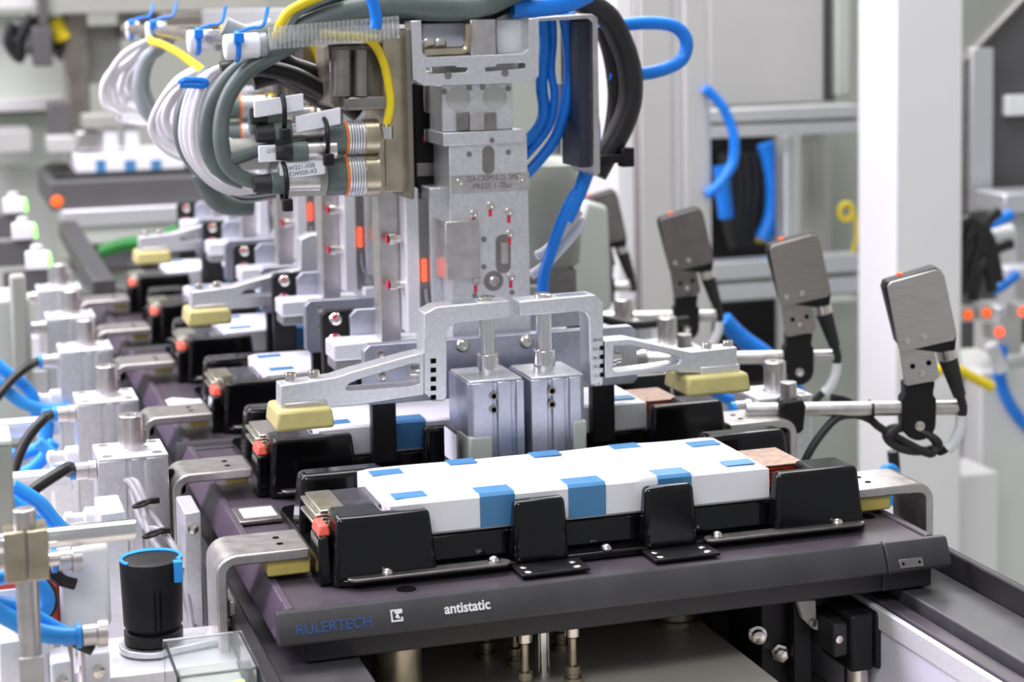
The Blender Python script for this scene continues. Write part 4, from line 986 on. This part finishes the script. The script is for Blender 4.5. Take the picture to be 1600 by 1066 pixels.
# ------------------------------------------------------------------ under the nearest pallet
def pin(x, y0, y1, Y, r, label):
    p = at(x, y1, Y=Y); q = at(x, y0, Y=Y)
    t = thing('lift_pin', label, 'lift pin', (p.x, Y, PZ), group='lift pins under the pallet')
    G().lathe((0, 0, 0), [(r*1.2, 0), (r*1.2, .004), (r, .005), (r, -.045-PZ), (r*.8, -.041-PZ), (r*.4, -.0375-PZ)], 28).build('pin', 'gold_metal', t)
pin(622, 1000, 1080, .05, .0175, 'thick brass toned lift pin under the left of the pallet')
pin(1055, 965, 1030, .13, .0165, 'thick brass toned lift pin under the right of the pallet')
for k, (x, y, Y) in enumerate(((820, 1045, .03), (895, 1040, .03), (876, 1018, .10), (760, 1012, .10), (805, 1022, .08))):
    p = at(x, y, Y=Y); t = thing('spring_bolt', 'small brass toned spring bolt under the pallet, ' + ['just left of the bright rod', 'just right of the bright rod', 'far row right of the bright rod', 'leftmost of the five', 'far row left of the bright rod'][k], 'bolt', (p.x, Y, PZ), group='spring bolts under the pallet')
    G().lathe((0, 0, 0), [(.0065, 0), (.0065, .005), (.0045, .006), (.0045, .008), (.0055, .009), (.0055, .014), (.003, .015), (.003, .034)], 16).build('shank', 'gold_metal', t)
    G().lathe((0, 0, .034), [(.003, 0), (.0055, .002), (.0055, .010), (.002, .012)], 16).build('head', 'screw', t)
p = at(848, 1010, Y=.05)
tag(G().cyl((p.x, .05, PZ), (p.x, .05, -.037), .0058).build('guide_rod', 'chrome'), 'bright steel guide rod under the middle of the pallet', 'rod')
t = thing('limit_switch', 'black limit switch block with metal plug under the pallet corner', 'switch', (at(1365, 1000, Y=.0).x, .0, TZ))
A = t.location
c = pxbox(1330, 958, 1408, 1048, .0, .05); loc(G().bx(c[0], c[1]-.022, .0, .05, c[4], c[5]), t).build('switch_body', 'black_matte', t, .003)
loc(G().bx(c[1]-.021, c[1]-.001, .0, .05, c[4], c[5]), t).build('switch_body', 'black_matte', t, .003)
loc(G().bx(c[0]-.012, c[0], .004, .05, c[4]+.012, c[5]-.006), t).build('switch_side', 'black_rubber', t, .002)
p = at(1342, 1055, Y=.01); loc(G().lathe((p.x, .014, TZ), [(.011, 0), (.011, .004), (.009, .005), (.009, c[4]-TZ)], 20), t).build('metal_plug', 'screw', t)
p = at(1312, 1000, Y=.003); loc(G().lathe((p.x, .004, p.z), [(.003, 0), (.003, .001), (.001, .0015)], 12, (0, -1, 0)), t).build('screw', 'screw', t)
t = thing('quarter_bracket', 'grey rounded bracket under the pallet near the black switch', 'bracket', (at(1275, 970, Y=.03).x, .03, TZ))
o = px2([(1247, 940), (1275, 938), (1276, 968), (1283, 974), (1305, 973), (1305, 985), (1296, 990), (1272, 984), (1255, 968)], .03)
loc(G().prism(o, .03, .036, 'y'), t).build('bracket_plate', 'panel_grey', t, .0008)
loc(G().bx(o[0][0], o[1][0], .037, .06, TZ, o[0][1]), t).build('stand', 'black_matte', t, .001)
p = at(1269, 973, Y=.03); loc(G().lathe((p.x, .03, p.z), [(.003, 0), (.003, .0015), (.001, .002)], 12, (0, -1, 0)), t).build('screw', 'steel_dark', t)
t = thing('stop_block', 'black stop block with two hex bolts under the pallet', 'block', (at(1215, 1000, Y=.05).x, .05, TZ))
c = pxbox(1190, 945, 1242, 1100, .05, .06); loc(G().bx(c[0], c[1], .05, .11, TZ, -.042), t).build('block', 'black_matte', t, .001)
for x, y in ((1183, 990), (1218, 1018)):
    p = at(x, y, Y=.05); loc(G().lathe((p.x, .05, p.z), [(.007, 0), (.007, .004), (.005, .005), (.005, .011), (.003, .012)], 6 if x > 1200 else 16, (-.3, -1, 0)), t).build('hex_bolt', 'screw', t)
t = thing('angle_stand', 'grey angled side frame under the pallet front left corner', 'frame', (at(500, 1050, Y=.02).x, .02, TZ))
c = pxbox(462, 1035, 535, 1100, .02, .05); loc(G().prism([(c[0], TZ), (c[1]+.01, TZ), (c[1]-.012, -.052), (c[0], -.048)], .02, .07, 'y'), t).build('frame_plate', 'deck', t, .001)
p = at(538, 1020, Y=.02); loc(G().cyl((p.x, .018, p.z-.006), (p.x, .018, p.z+.006), .003, n=12), t).build('pin', 'steel', t)

# ------------------------------------------------------------------ background, right: columns, cabinet, profiles
def bgbox(name, label, cat, boxes, base=-.95, group=None):
    """boxes: (part, px0, py0, px1, py1, Y, depth, mat, to_floor)"""
    b0 = pxbox(*boxes[0][1:7])
    t = thing(name, label, cat, ((b0[0]+b0[1])/2, b0[2], base), group=group)
    for (pn, x0, y0, x1, y1, Y, d, mt, fl) in boxes:
        b = list(pxbox(x0, y0, x1, y1, Y, d))
        if fl: b[4] = base
        loc(G().bx(*b), t).build(pn, mt, t, .004)
    return t
bgbox('machine_column', 'white machine column with grey panels behind the sensors', 'column', [('column_body', 962, -160, 1112, 700, 1.55, .16, 'column_white', True), ('grey_face', 1000, -160, 1052, 498, 1.535, .013, 'panel_grey', False), ('grey_face', 1070, -160, 1108, 700, 1.535, .013, 'panel_grey', False), ('slot', 992, -160, 999, 490, 1.538, .011, 'steel_dark', False)])
bgbox('machine_column', 'broad white square column at the right behind the nearest photo sensor', 'column', [('column_body', 1398, -160, 1503, 1200, 1.30, .118, 'column_white', True), ('foot_plate', 1385, 1150, 1520, 1200, 1.28, .16, 'panel_grey', True)])
t = bgbox('electric_cabinet', 'grey electrical cabinet behind the columns at the top', 'cabinet', [('cabinet_body', 1108, -160, 1288, 164, 1.95, .4, 'panel_grey', False), ('hinge_gap', 1289, -160, 1306, 158, 1.97, .3, 'panel_dark', False), ('side_frame', 1308, -160, 1330, 150, 1.95, .3, 'panel_green', False), ('leg', 1130, 164, 1150, 900, 2.1, .05, 'panel_grey', True), ('leg', 1270, 164, 1290, 900, 2.1, .05, 'panel_grey', True)])
for k, (y0, y1) in enumerate(((168, 212), (405, 465))):
    b_ = pxbox(1100, y0, 1345, y1, 1.75, .05)
    t = thing('cross_profile', ['upper', 'lower'][k]+' aluminium cross profile between the white columns', 'profile', (b_[0], 1.75, b_[4]), group='cross profiles between the columns')
    h = b_[5]-b_[4]
    loc(G().bx(b_[0], b_[1], 1.75, 1.80, b_[4]+h*.55, b_[5]), t).build('upper_flange', 'alu', t, .002)
    loc(G().bx(b_[0], b_[1], 1.765, 1.80, b_[4]+h*.42, b_[4]+h*.55), t).build('groove', 'steel_dark', t)
    loc(G().bx(b_[0], b_[1], 1.75, 1.80, b_[4], b_[4]+h*.42), t).build('lower_flange', 'alu', t, .002)
bgbox('upright_profile', 'slim aluminium upright right of the cable opening', 'profile', [('profile', 1228, 210, 1246, 1000, 1.82, .04, 'alu', True), ('dark_gap', 1222, 210, 1227, 1000, 1.84, .03, 'panel_dark', True)])
bgbox('machine_cover', 'pale green machine panel beyond the cross profiles', 'panel', [('panel', 1248, 205, 1345, 1000, 2.6, .1, 'panel_green', True), ('panel_rib', 1278, 205, 1300, 1000, 2.57, .03, 'panel_grey', True)])
bgbox('cable_cabinet', 'black open cable cabinet behind the white column', 'cabinet', [('cabinet_back', 1105, 205, 1235, 405, 2.0, .05, 'black_matte', False), ('cabinet_lower', 1105, 470, 1235, 600, 2.0, .05, 'black_matte', False), ('cabinet_foot', 1105, 600, 1310, 900, 2.02, .06, 'panel_grey', True)])
cable([(1102, 138), (1124, 160), (1138, 185), (1147, 215), (1146, 250), (1135, 272), (1122, 290), (1104, 305)], .0085, 'hose_blue', 'bright blue tube arching out from behind the white column', Y=1.528, name='air_tube', cat='air tube')
cable([(1196, 225), (1206, 260), (1210, 300), (1206, 340), (1192, 375)], .016, 'hose_blue', 'thick blue hose inside the dark cable cabinet', Y=1.9, name='air_tube', cat='air tube')
cable([(1215, 215), (1226, 260), (1232, 300), (1222, 345), (1205, 372), (1180, 372)], .008, 'cable_yellow', 'dull yellow cable beside the blue hose in the cabinet', Y=1.92, name='cable')
for k in range(4):
    cable([(1135+14*k, 240), (1142+13*k, 290), (1140+12*k, 340), (1150+9*k, 385)], .014, 'hose_black', 'black cable bundle inside the dark cabinet', 'black cables in the cabinet', Y=1.93, name='thick_cable')
cable([(1126, 260), (1130, 300), (1135, 340)], .014, 'hose_blue', 'dark blue hose at the cabinet edge', Y=1.88, name='air_tube', cat='air tube')
t = thing('cable_coil', 'yellow ring shaped cable coil hung beside the bright column', 'cable coil', at(1322, 331, Y=1.8))
G().tube([(.013*math.cos(a), 0, .015*math.sin(a)) for a in [2*math.pi*i/16 for i in range(17)]], .005, 10, 1).build('ring', 'cable_yellow', t)
G().tube([(.015, 0, -.004), (.022, 0, -.03), (.018, 0, -.06), (.008, 0, -.085)], .004, 8).build('tail', 'cable_yellow', t)
# far right machine
bgbox('side_machine', 'dark grey machine frame at the right edge of the picture', 'machine', [('frame_panel', 1512, 320, 1700, 1000, 1.9, .4, 'panel_dark', True), ('base_panel', 1505, 600, 1530, 940, 1.6, .1, 'panel_dark', True), ('base_panel', 1532, 575, 1700, 960, 1.5, .2, 'panel_white', True), ('foot_panel', 1505, 740, 1560, 960, 1.4, .1, 'column_white', True), ('bracket_plate', 1570, 300, 1700, 330, 1.55, .1, 'alu', False), ('bracket_plate', 1585, 330, 1700, 470, 1.6, .06, 'panel_grey', False), ('arm', 1575, 415, 1700, 432, 1.5, .05, 'alu_bright', False), ('arm', 1560, 475, 1700, 490, 1.5, .08, 'alu', False), ('valve_body', 1560, 492, 1598, 555, 1.5, .08, 'panel_grey', False)])
Y = 1.7
t = thing('guard_panel', 'dark slanted guard panel with aluminium edge at the upper right', 'guard panel', (at(1560, 200, Y=Y).x, Y, at(1560, 330, Y=Y).z))
loc(G().prism(px2([(1507, 92), (1640, -45), (1700, -45), (1700, 330), (1507, 330)], Y), Y, Y+.03, 'y'), t).build('panel', 'panel_dark', t, .002)
loc(G().prism(px2([(1507, 92), (1620, -25), (1620, -18), (1513, 95), (1513, 330), (1507, 330)], Y-.01), Y-.012, Y, 'y'), t).build('dark_edge', 'steel_dark', t, .001)
loc(G().bx(*pxbox(1518, 75, 1552, 330, Y-.02, .019)), t).build('aluminium_strip', 'alu', t, .002)
loc(G().bx(*pxbox(1574, 148, 1640, 180, Y-.02, .019)), t).build('white_plate', 'white_plastic', t, .002)
for k, pts in enumerate(([(1490, 400), (1497, 360), (1515, 345), (1530, 365), (1545, 420), (1550, 455)], [(1500, 460), (1504, 400), (1522, 355), (1545, 372), (1560, 440)], [(1520, 470), (1530, 420), (1555, 390), (1580, 380)], [(1510, 455), (1525, 400), (1540, 350), (1560, 330)])):
    cable(pts, .010, 'hose_black', ['outermost', 'second', 'rightmost', 'steepest'][k]+' black hose in the cluster on the right machine', 'black hoses of the right machine', Y=1.4, name='air_hose', cat='hose')
for k, (pts, r_) in enumerate((([(1550, 350), (1565, 342), (1580, 335)], .010), ([(1518, 372), (1530, 366), (1540, 362)], .009), ([(1554, 455), (1565, 448), (1576, 440), (1590, 428)], .008), ([(1566, 540), (1562, 585), (1572, 620), (1590, 650), (1610, 672)], .010))):
    cable(pts, r_, 'hose_blue', ['short blue tube at the top of the right machine', 'short blue tube end beside the white tag', 'short blue tube above the orange light', 'blue tube sweeping down at the right edge'][k], Y=1.495, name='air_tube', cat='air tube')
for k, (a, b_) in enumerate((((1534, 374), (1582, 360)), ((1548, 538), (1566, 580)), ((1482, 385), (1480, 412)))):
    tag(G().cyl(at(*a, Y=1.46), at(*b_, Y=1.46), .0115, n=14).build('cable_marker', 'white_plastic', None, .002), ['slanting white cable marker on the right machine', 'white cable marker above the sweeping blue tube', 'upright white marker left of the black hoses'][k], 'cable marker', 'white markers on the right machine')
for k, (x, y, mt) in enumerate(((1541, 489, 'led_orange'), (1561, 519, 'led_red'), (1512, 492, 'led_orange'), (1598, 487, 'led_red'))):
    p = at(x, y, Y=1.36); t = thing('status_lamp', ['orange', 'red', 'faint orange', 'red edge'][k]+' status lamp on the right machine', 'lamp', p, group='status lamps of the right machine')
    G().lathe((0, 0, 0), [(.008, 0), (.0075, .004), (.004, .007)], 14, (0, -1, 0)).build('lens', mt, t); G().bx(-.012, .012, 0, .03, -.012, .012).build('lamp_body', 'panel_grey', t, .002)
cable([(1462, 580), (1490, 575), (1520, 590), (1550, 605)], .008, 'cable_yellow', 'yellow cable crossing behind the nearest photo sensor', Y=1.2, name='cable')
bgbox('machine_cover', 'dark grey panel low behind the nearest photo sensor', 'panel', [('panel', 1455, 560, 1503, 680, 1.55, .05, 'panel_dark', False), ('panel_lower', 1400, 680, 1500, 1000, 1.56, .05, 'panel_green', True)])
bgbox('machine_cover', 'pale cover panel below the lower cross profile', 'panel', [('panel', 1240, 470, 1345, 700, 1.85, .05, 'panel_green', True)])

# ------------------------------------------------------------------ background, left: crossing conveyor and machines
Y = 2.3
b_ = pxbox(100, 300, 400, 345, Y, .3)
t = thing('cross_conveyor', 'blurred crossing conveyor with dark pallet beyond the line', 'conveyor', (b_[0], Y, -.95))
for pn, x0, y0, x1, y1, yy, d, mt in (('front_rail', 95, 318, 560, 345, Y, .06, 'alu'), ('rail_face', 100, 345, 560, 372, Y+.01, .05, 'panel_green'), ('dark_pallet', 78, 278, 420, 322, Y+.02, .4, 'panel_dark'), ('rail_body', 110, 372, 560, 410, Y+.03, .05, 'panel_dark'), ('nest', 85, 269, 340, 280, Y+.08, .3, 'black_matte'), ('base', 110, 410, 560, 600, Y+.06, .2, 'motor_grey')):
    b = list(pxbox(x0, y0, x1, y1, yy, d))
    if pn == 'base': b[4] = -.95
    loc(G().bx(*b), t).build(pn, mt, t, .003)
p = at(89, 315, Y=Y); loc(G().lathe(p, [(.011, 0), (.010, .004), (.006, .006)], 16, (0, -1, 0)), t).build('orange_light', 'led_orange', t)
b = pxbox(118, 240, 290, 268, Y+.12, .2)
t = thing('battery_cell', 'blurred white battery on the crossing conveyor', 'battery', (b[0], b[2], b[4]))
loc(G().bx(*b), t).build('wrapped_body', 'cell_white', t, .004)
for x0, x1 in ((150, 165), (195, 212), (236, 252)):
    loc(G().bx(*pxbox(x0, 250, x1, 269, Y+.118, .002)), t).build('blue_tape', 'tape_blue', t)
bgbox('background_press', 'blurred press with two white cylinders over the crossing conveyor', 'press', [('cylinder', 163, 200, 185, 239, Y+.14, .05, 'white_plastic', False), ('cylinder', 196, 200, 218, 239, Y+.14, .05, 'white_plastic', False), ('crosshead', 130, 178, 235, 200, Y+.13, .08, 'motor_grey', False), ('side_motor', 78, 160, 112, 215, Y+.3, .1, 'panel_dark', False), ('valve_stack', 120, 205, 158, 236, Y+.16, .08, 'steel', False), ('column', 104, -60, 140, 300, Y+.5, .1, 'bronze_cover', True), ('side_block', 75, 215, 120, 240, Y+.2, .1, 'panel_grey', False), ('head_beam', 60, -60, 420, 20, Y+.45, .2, 'motor_grey', False), ('head_cover', 190, 20, 330, 60, Y+.5, .1, 'steel_dark', False), ('head_unit', 250, 20, 400, 45, Y+.4, .1, 'bronze_cover', False), ('head_block', 135, 40, 190, 130, Y+.6, .1, 'panel_grey', False)])
bgbox('background_machine', 'pale green blurred machine frame at the upper left', 'machine', [('upper_panel', -80, -60, 58, 16, 3.0, .3, 'panel_white', False), ('panel', -80, 24, 112, 160, 3.1, .3, 'panel_green', False), ('ledge', -80, 156, 105, 175, 3.0, .3, 'panel_white', False), ('panel', -80, 178, 100, 260, 3.1, .3, 'panel_green', False), ('box', -20, 205, 50, 240, 2.8, .2, 'panel_grey', False), ('lower_panel', -80, 262, 90, 520, 3.0, .2, 'panel_green', True)])
rt = random.Random(5)
for k in range(9):
    x0 = 18+9*k
    pts = [(x0+rt.uniform(-8, 8), 30+rt.uniform(-12, 12)), (x0-10+rt.uniform(-8, 8), 60+rt.uniform(-8, 8)), (x0+8+rt.uniform(-12, 12), 84+rt.uniform(-10, 10)), (x0+20+rt.uniform(-8, 8), 62+rt.uniform(-8, 8)), (x0+24+rt.uniform(-8, 8), 25)]
    cable(pts, .011, ('hose_black', 'hose_grey', 'hose_black')[k % 3], 'blurred cable in the dark tangle at the upper left', 'dark tangle at the upper left', Y=2.85+.02*k, name='thick_cable')
bgbox('background_drive', 'blurred dark drive unit hanging in the upper left tangle', 'drive', [('drive_body', 52, 42, 82, 104, 2.72, .08, 'panel_dark', False), ('drive_neck', 60, -40, 74, 42, 2.73, .05, 'panel_dark', False)])
cable([(84, 30), (92, 48), (100, 62)], .018, 'cable_yellow', 'blurred yellow wire in the upper left tangle', Y=2.8, name='wire')
for k, (x, y) in enumerate(((40, 320), (55, 360), (78, 405))):
    Yv = 1.75-.2*k
    t = thing('signal_valve', 'white valve with glowing green end, ' + ['topmost', 'middle', 'lowest'][k]+' of three at the left', 'valve', at(x-14, y, Y=Yv), group='green lit valves at the left')
    L = at(x, y, Y=Yv).x-t.location.x
    G().bx(-.02, L*.85, -.012, .012, -.013, .011).build('body', 'white_plastic', t, .003)
    G().lathe((L*.85, 0, -.001), [(.011, 0), (.011, L*.22), (.008, L*.3)], 16, (1, 0, .1)).build('green_light', 'led_green', t)
    G().bx(-.05, L*.7, -.006, .012, -.05, -.014).build('bracket', 'panel_dark', t, .002)
    G().lathe((-.005, 0, .011), [(.008, 0), (.008, .008), (.005, .009)], 14).build('top_port', 'panel_white', t)
Y = 1.75
o = px2([(52, 290), (85, 288), (165, 430), (150, 470), (125, 470)], Y)
t = thing('sloping_rail', 'dark grey conveyor side rail sloping away at the left', 'conveyor rail', (o[0][0], Y, o[2][1]))
a = at(105, 345, Z=.03); b = at(162, 436, Z=.03); d = (b-a)
g = G(); hw = .016
g.add([(a.x-hw, a.y, .0), (a.x+hw, a.y, .0), (a.x+hw, a.y, .03), (a.x-hw, a.y, .03), (b.x-hw, b.y, .0), (b.x+hw, b.y, .0), (b.x+hw, b.y, .03), (b.x-hw, b.y, .03)], [(0, 1, 2, 3), (7, 6, 5, 4), (0, 4, 5, 1), (1, 5, 6, 2), (2, 6, 7, 3), (3, 7, 4, 0)])
loc(g, t).build('rail_body', 'rail_grey', t, .003)
cable([(155, 395), (185, 384), (220, 378), (250, 372), (285, 358)], .012, 'cable_green', 'green hose lying before the crossing conveyor', Y=2.1, name='hose', cat='hose')
bgbox('background_machine', 'olive grey machine side at the left edge behind the air hoses', 'machine', [('side_panel', -90, 470, 52, 700, .95, .1, 'panel_green', False), ('upright', 18, 430, 44, 600, .93, .02, 'motor_grey', False), ('side_base', -90, 700, 52, 900, .96, .08, 'panel_grey', True)])
